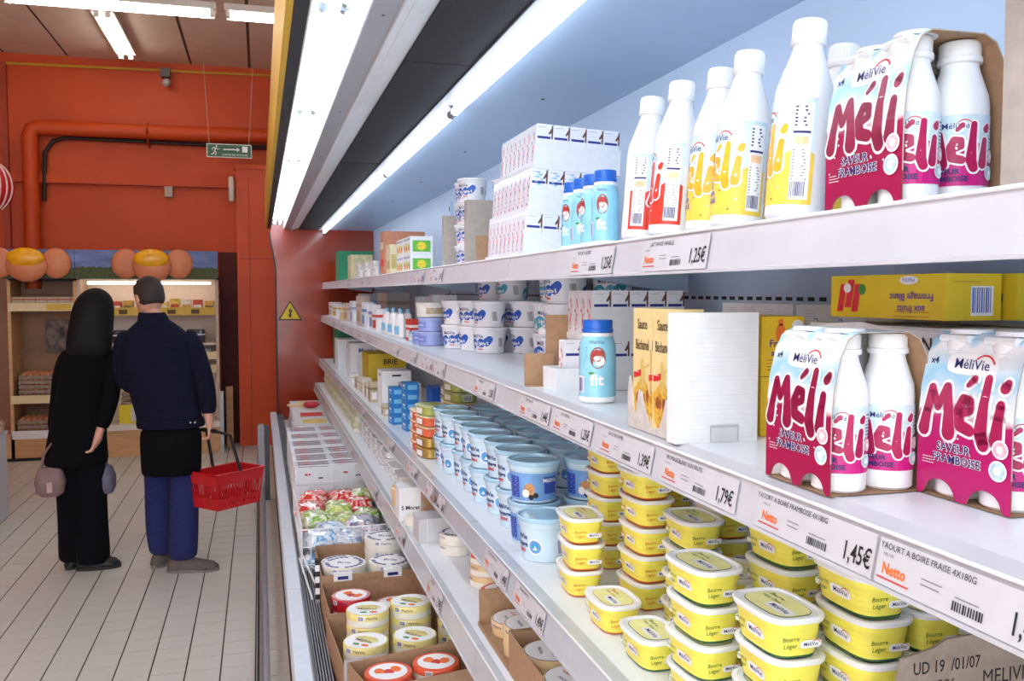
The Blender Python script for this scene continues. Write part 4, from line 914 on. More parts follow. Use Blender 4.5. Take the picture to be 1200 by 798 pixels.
# fruit dessert multipacks
def fruit(m, F, L, Rr, T):
    for u in (-0.06, 0.0, 0.06):
        m.oval(F(0.0006), u, 0.03, 0.022, 0.02, 0); m.oval(F(0.001), u + 0.01, 0.025, 0.01, 0.01, 1); m.oval(F(0.001), u - 0.01, 0.036, 0.008, 0.008, 2)
    m.rect(F(0.0004), -0.09, 0.09, 0.062, 0.07, 3)
    m.rect(Rr(), -0.04, 0.04, 0.01, 0.06, 2); m.oval(Rr(0.0008), 0, 0.035, 0.02, 0.018, 0)
FM = [mat('lemon_print', (242, 212, 60), 0.5, 0.2, 100), mat('cherry_print', (222, 70, 60), 0.5), mat('lime_print', (110, 190, 70), 0.5, 0.2, 90), mat('grey_print', (170, 176, 186), 0.5)]
FB = print_box('fruit_dessert_pack', 0.2, 0.1, 0.078, CARDW, fruit, FM)
for k in range(2): 
    for j in range(2): put('fruitpack', FB, (0.69, 4.02 + 0.21 * j, ZA + 0.0005 + 0.079 * k), AISLE, '%s fruit dessert pack, %s stack beyond the cream pots' % (['lower', 'upper'][k], ['near', 'far'][j]), 'pack', 'fruit dessert packs on the top shelf')
def plain(*rects):
    def d(m, F, L, Rr, T):
        for face, u0, u1, v0, v1, mi in rects:
            pl = dict(f=F, l=L, r=Rr, t=T)[face](); m.rect(pl, u0, u1, v0, v1, mi)
    return d
def box_at(name, dims, base, rects, mats, loc, label, cat='box', group=None, rz=AISLE, txt=()):
    def d(m, F, L, Rr, T):
        plain(*rects)(m, F, L, Rr, T)
        for face, s_, size, u, v, mi in txt: m.text(s_, size, dict(f=F, l=L, r=Rr, t=T)[face](0.0009), u, v, mi, 0.02)
    o = print_box(name, *dims, base, d, mats)(); o.location = loc; o.rotation_euler = (0, 0, rz); return tag(o, label, cat, group)
TERRA = mat('terracotta_card', (206, 140, 106), 0.7, 0.08, 40); GREENB = mat('green_card', (36, 136, 88), 0.5, 0.08, 20); CREAMC = mat('cream_card', (226, 212, 170), 0.6, 0.1, 30)
box_at('terracotta_carton', (0.16, 0.22, 0.235), TERRA, [('f', -0.06, 0.06, 0.05, 0.09, 0), ('f', -0.06, 0.06, 0.14, 0.18, 1)], [REDINK, CREAMC], (0.75, 4.86, ZA), 'tall terracotta carton on the far part of the top shelf')
box_at('cream_packet', (0.14, 0.05, 0.15), CREAMC, [('f', -0.05, 0.05, 0.03, 0.07, 0), ('r', -0.02, 0.02, 0.03, 0.1, 0)], [mat('straw_print', (196, 176, 110), 0.6)], (0.655, 4.55, ZA), 'cream packet standing in front of the terracotta carton')
for k in range(3): box_at('speckled_packet', (0.16, 0.03, 0.10), mat('speckled_card', (216, 206, 196), 0.6, 0.35, 60), [], [INK], (0.67, 5.45 + 0.42 * k, ZA), '%s speckled packet leaning on the far top shelf, counted from the terracotta carton' % ORD[k], 'packet', 'speckled packets on the top shelf')
box_at('sand_carton', (0.25, 0.16, 0.19), mat('sand_card', (206, 190, 146), 0.6, 0.2, 30), [], [INK], (0.74, 6.9, ZA), 'sand coloured carton near the far end of the top shelf')
box_at('green_carton', (0.3, 0.30, 0.26), GREENB, [('r', -0.149, 0.149, 0.128, 0.132, 0)], [mat('dark_green_line', (20, 100, 64), 0.5)], (0.80, 7.9, ZA), 'green carton at the far end of the top shelf')
# --- second shelf ---------------------------------------------
c = onZ(972, 584, ZB)
put('packd', None, (c[0] + 0.066, c[1] + 0.0645, ZB + 0.001), AISLE, 'raspberry four-pack on the second shelf beside the yellow fruit box', 'yogurt pack', 'raspberry yogurt four-packs').scale = PS
c = onZ(1181, 608, ZB); rz = AISLE + 0.02
put('packl', yogurt_pack('light'), (c[0] + 0.066, c[1] + 0.0645, ZB + 0.001), rz, 'brighter pink four-pack nearest the viewer on the second shelf', 'yogurt pack', 'raspberry yogurt four-packs').scale = PS
# white and yellow cartons behind the packs
def wavy(m, F, L, Rr, T):
    for k in range(26): m.rect(Rr(), -0.039, 0.039, 0.006 + 0.0072 * k, 0.0065 + 0.0072 * k, 0)
    m.rect(Rr(0.0008), -0.014, 0.026, 0.001, 0.024, 1); m.rect(Rr(0.0011), -0.012, 0.024, 0.001, 0.021, 2)
CORR = mat('corrugated_white', (238, 239, 240), 0.7, 0.03, 40)
o = print_box('white_corrugated_carton', 0.03, 0.136, 0.195, CORR, lambda m, F, L, Rr, T: [m.rect(Rr(), -0.066, 0.066, 0.006 + 0.0072 * k, 0.0064 + 0.0072 * k, 0) for k in range(26)] and m.rect(Rr(0.0008), -0.012, 0.036, 0.001, 0.026, 1) and m.rect(Rr(0.0011), -0.010, 0.033, 0.001, 0.022, 2), [mat('corrugation_line', (220, 221, 223), 0.7), mat('slot_edge', (190, 190, 194), 0.7), mat('slot_grey', (214, 214, 218), 0.7)])()
c = onZ(792, 521, ZB); o.location = (c[0] + 0.068, c[1] + 0.016, ZB); o.rotation_euler = (0, 0, AISLE); tag(o, 'plain white corrugated carton with a hand slot between sauce and yogurt', 'box')
FROM = mat('fruit_box_yellow', (248, 206, 40), 0.45, 0.06, 20)
def fromprint(m, F, L, Rr, T):
    for pl, s_ in ((F, 1), (Rr, 1)):
        m.rect(pl(), -0.034, 0.034, 0.004, 0.05, 3) if False else None
        m.oval(pl(0.0006), -0.004, 0.066, 0.009, 0.016, 0, 14); m.oval(pl(0.0006), -0.004, 0.084, 0.005, 0.006, 0, 10); m.oval(pl(0.0006), 0.026, 0.075, 0.012, 0.013, 2, 14); m.text('MéliVie', 0.008, pl(0.001), 0.026, 0.073, 1)
        m.text('Fromage', 0.016, pl(0.0008), 0.004, 0.046, 1, 0.02); m.text('aux fruits', 0.014, pl(0.0008), 0.006, 0.032, 1, 0.02); m.lines(pl(0.0006), -0.028, 0.026, 0.05, 4, 0.005, 4, 0.0016)
FBX = print_box('fruit_cheese_box', 0.24, 0.075, 0.093, FROM, fromprint, [ORINK, mat('purple_ink', (110, 70, 150), 0.5), WINK, CREAMC, mat('ochre_ink', (200, 150, 40), 0.5)])
o0 = onY(888, 450, c[1] + 0.03)
for k in range(2): put('frombox', FBX, (o0[0] + 0.043, c[1] + 0.15, ZB + 0.0005 + 0.094 * k), AISLE, '%s upright yellow fruit cheese box beside the white corrugated carton' % ['lower', 'upper'][k], 'box', 'upright yellow fruit cheese boxes')
# white tray carton with the stencilled number, upside-down yellow boxes on it
t = thing('white_tray_carton', 'white tray carton with stencilled number behind the yogurt four-packs', 'box', (0.90, 0.93, ZB), AISLE)
m = MB().prism([(-0.30, 0), (0.34, 0), (0.34, 0.184), (0.2, 0.184), (0.19, 0.17), (0.1, 0.174), (-0.1, 0.178), (-0.15, 0.184), (-0.22, 0.18), (-0.30, 0.168)], -0.086, -0.083)
m.text('N 098.09', 0.026, front(-0.0868), 0.02, 0.150, 1, 0.01); m.build('front_wall', [CARDW, INK], t)
MB().box(0.337, 0.34, -0.083, 0.086, 0, 0.184).build('side_wall', CARDW, t); MB().box(-0.30, 0.337, 0.083, 0.086, 0, 0.184).build('back_wall', CARDW, t); MB().box(-0.30, 0.337, -0.083, 0.083, 0, 0.003).build('tray_floor', CARDW, t)
for k in range(4): put('innerbox', print_box('white_inner_box', 0.15, 0.15, 0.176, CARDW, plain(('t', -0.06, 0.06, -0.06, 0.06, 0)), [mat('pale_grey_card', (224, 226, 230), 0.6)]), (0.90, 0.675 + 0.155 * k, ZB + 0.0035), AISLE, 'white inner box in the white tray carton, %s from the viewer' % ORD[k], 'box', 'white inner boxes in the tray carton')
OLIVE = mat('fruit_box_top_yellow', (236, 206, 44), 0.45, 0.06, 20)
def upside(m, F, L, Rr, T):
    f = lambda off: (lambda u, v: F(off)(-u, 0.06 - v))
    m.text('Fromage Blanc', 0.014, f(0.0008), -0.055, 0.026, 1, 0.02); m.text('aux fruits', 0.014, f(0.0008), -0.055, 0.012 + 0.03, 1, 0.02); m.oval(f(0.0006), -0.05, 0.008, 0.018, 0.006, 2, 12); m.text('MéliVie', 0.008, f(0.0009), -0.05, 0.005, 4)
    for x, v in ((0.07, 0.026), (0.055, 0.032), (0.088, 0.032)):
        m.pr(f(0.0007), [(x - 0.008, v - 0.02), (x + 0.006, v - 0.02), (x + 0.014, v + 0.02), (x, v + 0.02)], 3)
    m.oval(f(0.001), 0.045, 0.02, 0.008, 0.008, 5, 10); m.oval(f(0.001), 0.078, 0.018, 0.009, 0.007, 2, 10); m.lines(f(0.0006), -0.09, 0.057, 0.08, 2, 0.006, 6, 0.0015)
    m.rect(Rr(), -0.005, 0.030, 0.006, 0.044, 2, 1); m.bars(Rr(0.0008), -0.003, 0.010, 0.031, 0.032, 9, 4); m.lines(Rr(), -0.032, 0.05, 0.055, 1, 0.004, 6, 0.001)
UB = print_box('fruit_cheese_box', 0.235, 0.085, 0.06, OLIVE, upside, [ORINK, mat('purple_ink', (110, 70, 150)), WINK, mat('tube_pink', (224, 50, 70), 0.4, 0.2, 60), mat('mid_blue_ink', (80, 110, 200), 0.5), mat('leaf_print', (60, 150, 60)), mat('ochre_ink', (200, 150, 40))])
o1 = onX(1108, 374, 0.83)
put('upbox', UB, (0.83 + 0.0425, o1[1] + 0.1175, ZB + 0.1895), AISLE, 'yellow fruit cheese box lying upside down on the white tray carton', 'box', 'yellow boxes lying on the tray carton')
put('upbox', None, (0.83 + 0.0425 + 0.092, o1[1] + 0.10, ZB + 0.1895), AISLE, 'second yellow box lying behind the upside down one, cut by the frame', 'box', 'yellow boxes lying on the tray carton')
def whitelong(m, F, L, Rr, T):
    for k in range(3):
        m.oval(F(), -0.07 + 0.07 * k, 0.02, 0.007, 0.007, 0, 14); m.oval(F(0.0008), -0.07 + 0.07 * k, 0.02, 0.005, 0.005, 1, 14); m.lines(F(), -0.1 + 0.07 * k, 0.04, 0.035, 3, 0.005, 2, 0.001); m.rect(F(), -0.036 + 0.07 * k, -0.0355 + 0.07 * k, 0, 0.05, 2)
    m.lines(Rr(), -0.03, 0.04, 0.06, 3, 0.006, 2, 0.001)
WL = print_box('white_long_box', 0.26, 0.10, 0.05, CARDW, whitelong, [mat('cobalt_ink', (50, 120, 200), 0.5), WINK, mat('pale_line', (190, 198, 214), 0.5)])
for k in range(2):
    for j in range(4): put('wlong', WL, (0.99, 1.30 + 0.27 * k, ZB + 0.0005 + 0.051 * j), AISLE, 'white long box, %s of the %s stack against the case back' % (LVL[4][j], ['near', 'far'][k]), 'box', 'white long boxes at the back of the second shelf')
# sauce cartons in a torn tray
BEC = mat('sauce_carton_cream', (238, 214, 152), 0.4, 0.06, 16)
def becham(m, F, L, Rr, T):
    for pl in (F, Rr):
        m.text('Sauce', 0.023, pl(0.0008), 0.0, 0.162, 0, 0.012, 0.72); m.text('Béchamel', 0.024, pl(0.0008), 0.0, 0.128, 0, 0.012, 0.56)
        m.oval(pl(0.0006), 0.0, 0.088, 0.008, 0.026, 2, 16); m.pr(pl(0.0006), [(0.006, 0.1), (0.028, 0.108), (0.028, 0.105), (0.006, 0.094)], 2)
        m.oval(pl(0.0004), 0, 0.04, 0.031, 0.040, 3, 20)
        for k in range(16): m.oval(pl(0.0008 + 0.00002 * k), R.uniform(-0.026, 0.026), R.uniform(0.008, 0.066), R.uniform(0.004, 0.010), R.uniform(0.004, 0.012), R.choice([2, 3, 4, 5, 5]), 9)
        m.pr(pl(0.0013), [(-0.031, 0.080), (-0.004, 0.085), (-0.004, 0.095), (-0.031, 0.090)], 1); m.lines(pl(0.0016), -0.028, 0.0915, 0.02, 1, 0.004, 6, 0.001)
    m.bars(F(0.0008), 0.0325, 0.03, 0.004, 0.10, 2, 4)
BC = print_box('sauce_carton', 0.074, 0.05, 0.195, BEC, becham, [mat('sauce_brown_ink', (70, 44, 30), 0.5), REDINK, mat('straw_ink', (222, 190, 110), 0.5, 0.15, 90), mat('golden_ink', (224, 176, 70), 0.5, 0.3, 120), mat('amber_ink', (202, 140, 40), 0.5), mat('rust_ink', (160, 90, 50), 0.5, 0.2, 100), WINK])
cb = onZ(796, 521, ZB); cb = (cb[0], cb[1] - 0.03)
for k in range(2): put('becham', BC, (0.603 + 0.0225, cb[1] + 0.100 + 0.076 * k, ZB + 0.004), AISLE, 'cream sauce carton with food picture, %s' % ['next to the white corrugated carton', 'nearer the blue capped bottle'][k], 'carton', 'sauce cartons on the second shelf')
t = thing('torn_cardboard_tray', 'torn white cardboard tray around the two sauce cartons', 'tray', (0.632, cb[1] + 0.145, ZB), AISLE)
P = [(-0.085, 0.0), (0.072, 0.0), (0.072, 0.052), (0.062, 0.06), (0.052, 0.035), (0.038, 0.012), (0.01, 0.010), (-0.010, 0.03), (-0.028, 0.062), (-0.040, 0.066), (-0.05, 0.03), (-0.062, 0.02), (-0.07, 0.07), (-0.078, 0.085), (-0.085, 0.06)]
MB().prism(P, -0.034, -0.031).build('front_wall', mat('torn_paper', (206, 198, 190), 0.9, 0.12, 60, bump=0.3), t); MB().box(-0.085, 0.072, -0.031, 0.05, 0, 0.0025).build('tray_floor', CARDW, t)
MB().prism([(-0.031, 0.0), (0.05, 0.0), (0.05, 0.11), (0.02, 0.10), (0.0, 0.12), (-0.02, 0.07), (-0.031, 0.075)], -0.0015, 0.0015).build('side_wall', CARDW, t, (-0.0835, 0, 0), (0, 0, PI / 2))
MB().box(-0.085, 0.072, 0.047, 0.05, 0, 0.12).build('back_wall', CARDW, t)
# blue bottle, small tray and stacked trays
bb = onZ(696, 472, ZB)
put('aqua', None, (bb[0] + 0.012, bb[1] + 0.012, ZB + 0.001), -0.75, 'blue capped drink bottle standing alone on the second shelf', 'bottle').scale = (1.1, 1.1, 1.05)
put('stray', open_tray(0.10, 0.10, 0.05, CARDW, 0.05, name='small_white_tray'), (0.70, 1.985, ZB), 0, 'small white tray holding one carton behind the blue bottle', 'tray')
put('cartonband', None, (0.70, 1.98, ZB + 0.0035), 0.0, 'single small cream carton in the small white tray', 'carton')
tag(MB().box(-0.036, 0.036, -0.0015, 0.0015, 0, 0.078).box(-0.036, 0.036, -0.03, -0.0015, 0, 0.002).build('cardboard_flap', CARD, None, (0.648, 2.06, ZB), (0, 0, -0.15)), 'small brown cardboard flap standing beside the small white tray', 'cardboard')
tag(MB().box(-0.03, 0.03, -0.0015, 0.0015, 0, 0.17).build('cardboard_flap', CARD, None, (0.70, 2.075, ZB), (0, 0, -0.1)), 'tall narrow brown flap behind the small white tray', 'cardboard')
for lv in range(2):
    x0, y0, z0 = 0.722, 1.90, ZB + 0.001 + 0.1135 * lv
    put('ctray', None, (x0 + 0.118, y0 + 0.2 if lv == 9 else y0 + 0.2, z0), 0, 'white cardboard tray, %s of two, behind the blue bottle' % ['lower', 'upper'][lv], 'tray', 'carton trays on the second shelf')
    for i in range(5): put('cartonband', None, (x0 + 0.026 + 0.0458 * i, y0 + 0.024, z0 + 0.0035), 0, 'small carton, %s from the aisle in the %s tray on the second shelf' % (ORD[i], ['lower', 'upper'][lv]), 'carton', 'small cartons in the second shelf trays')
    for j in range(1, 4): put('cartonband', None, (x0 + 0.026, y0 + 0.024 + 0.0425 * j, z0 + 0.0035), 0, 'small carton %s behind the corner in the %s tray on second shelf' % (ORD[j - 1], ['lower', 'upper'][lv]), 'carton', 'small cartons in the second shelf trays')
# big cream pots
sc = 1.30; hp = 0.0735 * sc
spots = [(0.84, 2.42, 3, 'cream'), (0.98, 2.40, 3, 'teal'), (0.93, 2.56, 3, 'cream'), (1.02, 2.70, 3, 'cream'), (0.90, 2.72, 2, 'teal'), (0.98, 2.86, 3, 'cream'), (0.82, 3.22, 2, 'cream'), (0.955, 3.18, 2, 'cream'), (0.80, 3.37, 2, 'cream'), (0.94, 3.33, 3, 'teal'), (0.765, 3.52, 2, 'cream'), (0.90, 3.48, 3, 'cream'), (1.02, 3.04, 3, 'teal')]
for si, (x, y, n, kd) in enumerate(spots):
    for k in range(n):
        kk = 'teal' if (kd == 'teal' and k == n - 1) else 'cream'
        put(kk, CPT if kk == 'teal' else CP, (x, y, ZB + 0.001 + hp * k), AISLE + R.uniform(0.1, 1.1), 'large cream pot, %s of the %s stack from the viewer, second shelf' % (LVL[n][k], ORD[si] if si < 12 else 'thirteenth'), 'pot', 'large cream pots on the second shelf', None, sc)
# lilac tubs, white lids beyond
LIL = mat('lilac_tub', (150, 164, 218), 0.35, 0.08, 20); LIL2 = mat('lilac_lid', (176, 188, 230), 0.35, 0.05)
def lilac():
    t = bare('lilac_tub'); MB().lathe([(0.052, 0), (0.056, 0.003), (0.056, 0.052)], 24).build('tub', LIL, t); MB().lathe([(0.0575, 0.05), (0.0585, 0.053), (0.0585, 0.058), (0.005, 0.0585)], 24).build('lid', LIL2, t)
    m = MB(); m.rect(cyl(0.0564), -0.03, 0.03, 0.015, 0.042, 0, 6); m.text('yaourt', 0.014, cyl(0.0568), 0, 0.024, 1); m.build('tub_print', [mat('lilac_print', (120, 136, 206), 0.4), WINK], t); return t
for k in range(2): put('lilac', lilac, (0.70, 3.74, ZB + 0.0005 + 0.059 * k), AISLE + 0.4, '%s lilac tub beyond the large cream pots' % ['lower', 'upper'][k], 'tub', 'lilac tubs on the second shelf')
put('lilac', None, (0.695, 3.87, ZB + 0.0005), AISLE + 0.7, 'lilac tub standing behind the stacked pair', 'tub', 'lilac tubs on the second shelf')
m = MB().lathe([(0.06, 0), (0.066, 0.004), (0.068, 0.05), (0.07, 0.052), (0.07, 0.062), (0.005, 0.063)], 24); m.rect(cyl(0.068), -0.04, 0.04, 0.015, 0.04, 1, 8)
MARB = [mat('marbled_tub', (226, 224, 218), 0.3, 0.12, 20), mat('tan_print', (186, 170, 140), 0.5, 0.3, 60)]
for k, (x, y, z) in enumerate([(0.705, 3.75, ZB + 0.119), (0.84, 3.74, ZB + 0.0005), (0.84, 3.74, ZB + 0.064), (0.84, 3.74, ZB + 0.128), (0.85, 3.90, ZB + 0.0005), (0.85, 3.90, ZB + 0.064), (0.85, 3.90, ZB + 0.128)]):
    o = bpy.data.objects.new('marbled_tub', m.mesh('marbled_tub', MARB)) if k == 0 else bpy.data.objects['marbled_tub'].copy(); COL.objects.link(o); o.location = (x, y, z)
    tag(o, ['round marbled tub on top of the lilac tubs', 'bottom marbled tub behind the lilac pair', 'middle marbled tub behind the lilac pair', 'top marbled tub behind the lilac pair', 'bottom marbled tub of the farther stack', 'middle marbled tub of the farther stack', 'top marbled tub of the farther stack'][k], 'tub', 'marbled tubs on the second shelf')
# far part of the second shelf: white pouches, red packs, cartons
def far_row(name, specs, z, where, cat, group, x0=0.66):
    """small far packs, each with its own colour, lid or band"""
    for k, (y, wd, dp, hh, cA, cB) in enumerate(specs):
        m = MB().box(-wd / 2, wd / 2, -dp / 2, dp / 2, 0, hh, 0); m.box(-wd / 2 - 0.001, wd / 2 + 0.001, -dp / 2 - 0.001, dp / 2 + 0.001, hh * 0.62, hh * 0.74, 1)
        m.rect(front(-dp / 2 - 0.0006), -wd * 0.36, wd * 0.36, hh * 0.15, hh * 0.5, 1); m.rect(right(wd / 2 + 0.0006), -dp * 0.3, dp * 0.3, hh * 0.15, hh * 0.5, 2)
        o = m.build(name, [mat(name + '_%d_%d_%d' % cA, cA, 0.45, 0.06, 20), mat(name + '_%d_%d_%d' % cB, cB, 0.45, 0.15, 60), WINK], None, (x0 + dp / 2, y, z), (0, 0, AISLE + R.uniform(-.1, .1)))
        tag(o, where % ORD[k % 12] if k < 12 else where % ('number %d' % (k + 1)), cat, group)
def pouch():
    t = bare('spouted_pouch'); m = MB().sq([(0.03, 0.012, 0), (0.038, 0.022, 0.01), (0.038, 0.02, 0.07), (0.03, 0.008, 0.115), (0.012, 0.007, 0.122)], 18, e=0.7); m.rect(front(-0.0225), -0.025, 0.025, 0.02, 0.06, 1); m.build('pouch', [WHITE, SKYINK], t)
    MB().lathe([(0.009, 0.118), (0.011, 0.122), (0.011, 0.138), (0.003, 0.139)], 12).build('cap', SKYINK, t); return t
for k in range(6):
    put('pouch', pouch, (0.66 + 0.055 * (k % 2), 4.35 + 0.12 * k, ZB), AISLE + 0.3, 'white spouted pouch, %s beyond the lilac tubs' % ORD[k], 'pouch', 'white spouted pouches on the second shelf')
far_row('red_printed_pack', [(4.12, 0.10, 0.05, 0.10, (206, 60, 50), (240, 230, 226)), (4.05, 0.10, 0.16, 0.045, (150, 200, 226), (236, 240, 244))], ZB, '%s small packet just beyond the lilac tubs', 'packet', 'packets beyond the lilac tubs')
far_row('white_dairy_pack', [(5.15, 0.13, 0.05, 0.13, (238, 238, 240), (210, 70, 60)), (5.32, 0.13, 0.05, 0.15, (236, 238, 242), (120, 150, 210)), (5.5, 0.14, 0.05, 0.15, (240, 240, 242), (200, 206, 214)), (5.72, 0.14, 0.06, 0.16, (232, 236, 240), (110, 140, 200)), (6.0, 0.2, 0.06, 0.20, (206, 190, 176), (176, 150, 130)), (6.5, 0.2, 0.06, 0.16, (226, 226, 230), (150, 170, 200)), (6.95, 0.2, 0.06, 0.14, (216, 200, 186), (190, 160, 130)), (7.4, 0.2, 0.1, 0.10, (236, 196, 110), (240, 236, 226)), (8.0, 0.2, 0.1, 0.12, (238, 238, 240), (224, 180, 90)), (8.5, 0.2, 0.1, 0.13, (230, 232, 236), (190, 170, 150))], ZB, 'pale dairy packet, %s along the far second shelf', 'packet', 'pale packets on the far second shelf', 0.63)
far_row('tall_white_pack', [(4.5, 0.2, 0.12, 0.21, (232, 234, 240), (190, 200, 220)), (4.95, 0.2, 0.12, 0.20, (226, 230, 238), (210, 216, 226)), (6.4, 0.4, 0.16, 0.22, (220, 212, 206), (190, 170, 150)), (7.7, 0.4, 0.16, 0.21, (214, 226, 240), (170, 200, 230))], ZB, 'taller white pack, %s at the back of the far second shelf', 'pack', 'taller packs at the back of the second shelf', 0.84)
# --- third shelf ----------------------------------------------
tubs = [(0.671, 1.83, 3, 'o', 'three-high stack at the shelf edge beside the blue buckets'), (0.663, 1.614, 1, 'o', 'a single tub at the shelf edge'), (0.662, 1.44, 1, 'g', 'a single tub nearer along the shelf edge'),
        (0.672, 1.265, 4, 'g', 'tall front stack under the 1,79 ticket'), (0.680, 1.065, 4, 'g', 'nearest tall front stack'), (0.80, 1.99, 5, 'o', 'inner stack beside the blue buckets'), (0.775, 1.715, 5, 'o', 'inner stack behind the single tub'),
        (0.790, 1.535, 4, 'g', 'inner stack with its lid visible'), (0.795, 1.375, 3, 'o', 'inner stack behind the tall front stack'), (0.797, 1.235, 5, 'g', 'inner stack between the two tall front stacks'), (0.78, 1.025, 5, 'g', 'stack beside the printed brown box'), (0.875, 1.03, 4, 'g', 'second stack beside the printed brown box'),
        (0.975, 1.04, 3, 'g', 'innermost stack behind the printed brown box'), (0.895, 1.19, 5, 'g', 'third row stack behind the others'), (0.89, 1.60, 5, 'o', 'back row stack at the middle'), (0.90, 1.86, 5, 'o', 'back row stack nearest the buckets')]
for x, y, n, kd, where in tubs:
    base = R.uniform(-0.06, 0.06)
    for k in range(n):
        lab = ('yellow butter tub, ' + (where if n == 1 else LVL[n][k] + ' of the ' + where)) + (', orange trim' if kd == 'o' else ', green trim')
        lab = ' '.join(lab.split()[:16])
        put('tub' + kd, butter_tub(BUTO if kd == 'o' else BUTG), (x + R.uniform(-.003, .003), y + R.uniform(-.003, .003), ZC + 0.0005 + 0.0575 * k), AISLE + base + R.uniform(-.05, .05), lab, 'butter tub', 'yellow butter tubs on the third shelf', None, 1.06)
t = thing('printed_brown_box', 'brown cardboard box with stencilled date in the lower right corner', 'box', (0.832, 0.72, ZC))
m = MB().prism([(-0.125, 0), (0.22, 0), (0.22, 0.243), (0.0, 0.247), (-0.055, 0.245), (-0.075, 0.236), (-0.118, 0.228), (-0.125, 0.20)], -0.14, -0.136)
m.text('UD 19  /01/07', 0.021, front(-0.1405), -0.055, 0.207, 1, 0.01, 0.78); m.text('MELIVIE 1/', 0.026, front(-0.1405), 0.045, 0.184, 1, 0.0, 0.85); m.text('0586', 0.018, front(-0.1405), -0.06, 0.185, 1)
m.build('near_wall', [mat('dull_brown_card', (150, 134, 120), 0.9, 0.1, 60, bump=0.15), INK], t, (0, 0.28, 0)); 
MB().box(-0.125, -0.121, -0.14, 0.14, 0, 0.02).build('side_wall', CARD, t); MB().box(0.216, 0.22, -0.14, 0.14, 0, 0.2).build('side_wall', CARD, t); MB().box(-0.125, 0.22, -0.14, 0.14, 0, 0.003).build('tray_floor', CARD, t)
# fromage blanc buckets
bs = 1.2; pb = 0.0905 * bs; bk = []
for i, y in enumerate([2.24, 2.395, 2.55, 2.705, 2.86, 3.015, 3.17, 3.325]):
    bk.append((0.692 + 0.006 * (i % 3), y, 2, 'nuts' if i == 0 else 'badge', 'front row'))
    bk.append((0.845, y - 0.01, 2, 'nuts' if i == 0 else 'badge', 'second row'))
    if i > 0: bk.append((0.995, y, 3, 'badge', 'back row'))
bk.append((0.672, 2.085, 1, 'badge', 'front row'))
cnt = {}
for x, y, n, kd, row in bk:
    cnt[row] = cnt.get(row, 0) + 1
    for k in range(n):
        kk = 'badge' if (kd == 'badge' or k > 1) else kd
        lab = 'pale blue cheese bucket, %s layer, %s %s from the butter tubs' % (LVL[max(n, 2)][k] if n > 1 else 'single', row, ORD[cnt[row] - 1])
        if n == 1: lab = 'single pale blue cheese bucket beside the three-high butter tub stack'
        put('bucket' + kk, cheese_bucket(kk), (x + R.uniform(-.002, .002), y, ZC + 0.0005 + pb * k), AISLE + R.uniform(0.1, 0.6) + (0.5 if kk == 'nuts' else 0), lab, 'bucket', 'pale blue cheese buckets on the third shelf', None, bs)
# stacks beyond the buckets
TG = mat('olive_pack', (170, 180, 90), 0.35, 0.25, 30); TRD = mat('salmon_pack', (226, 104, 70), 0.35, 0.2, 30); GOLD = mat('gold_foil', (206, 172, 90), 0.3, 0.2, 60, metal=0.6)
def sealed(name, base, band):
    def mk():
        t = bare(name); MB().sq([(0.062, 0.045, 0), (0.07, 0.052, 0.005), (0.072, 0.054, 0.036)], 22, e=0.45).build('tray', base, t)
        m = MB().sq([(0.075, 0.057, 0.036), (0.075, 0.057, 0.038), (0.07, 0.052, 0.041)], 22, 0, 0.45); m.oval(top(0.0414), 0, 0, 0.05, 0.034, 1, 18); m.build('film_lid', [band, base], t)
        m = MB(); m.rect(front(-0.0548), -0.03, 0.03, 0.008, 0.03, 0); m.rect(right(0.0732), -0.02, 0.02, 0.006, 0.032, 0); m.bars(right(0.0736), -0.017, 0.009, 0.034, 0.02, 9, 1); m.build('tray_print', [WINK, INK], t); return t
    return mk
PALEG = mat('pale_green_film', (196, 206, 160), 0.3, 0.15, 40)
for k, (kd, nm, b1, b2) in enumerate([('gold', 'gold_pack', GOLD, GOLD), ('gold', 'gold_pack', GOLD, GOLD), ('tom', 'tomato_pack', TRD, CREAMC), ('tom', 'tomato_pack', TRD, CREAMC), ('olv', 'olive_pack', TG, PALEG)]):
    put('s' + kd, sealed(nm, b1, b2), (0.655, 3.50, ZC + 0.0005 + 0.042 * k), AISLE + 0.2, ['gold sealed pack at the bottom of the stack beside the buckets', 'gold sealed pack, second from the bottom beside the buckets', 'salmon red sealed pack, lower of two in the aisle stack', 'salmon red sealed pack, upper of two in the aisle stack', 'olive green sealed pack crowning the aisle stack'][k], 'pack', 'sealed packs beside the buckets')
for k, (kd, nm, b1, b2) in enumerate([('gold', '', 0, 0), ('tom', '', 0, 0), ('gold', '', 0, 0), ('tom', '', 0, 0), ('tom', '', 0, 0), ('olv', '', 0, 0), ('olv', '', 0, 0)]):
    put('s' + kd, None, (0.78, 3.55, ZC + 0.0005 + 0.042 * k), AISLE + 0.2, 'sealed pack, %s from the bottom in the inner stack beside the buckets' % ORD[k], 'pack', 'sealed packs in the inner stack')
for k in range(4): put('stom', None, (0.655, 3.68, ZC + 0.0005 + 0.042 * k), AISLE, 'salmon red sealed pack, %s in the farther stack by the buckets' % LVL[4][k], 'pack', 'sealed packs beside the buckets')
for k in range(6): put('solv', None, (0.80, 3.75, ZC + 0.0005 + 0.042 * k), AISLE, 'olive green sealed pack, %s in the tall green stack' % LVL[6][k], 'pack', 'olive sealed packs in the tall stack')
BLU = mat('bright_blue_card', (40, 130, 206), 0.4, 0.12, 40); DBL = mat('deep_blue_card', (34, 84, 178), 0.4, 0.08, 30)
BBX = print_box('small_blue_box', 0.09, 0.06, 0.045, BLU, plain(('f', -0.035, 0.035, 0.012, 0.018, 0), ('r', -0.022, 0.022, 0.012, 0.034, 0), ('f', -0.02, 0.02, 0.024, 0.034, 1)), [mat('light_blue_print', (130, 196, 236), 0.4), WINK])
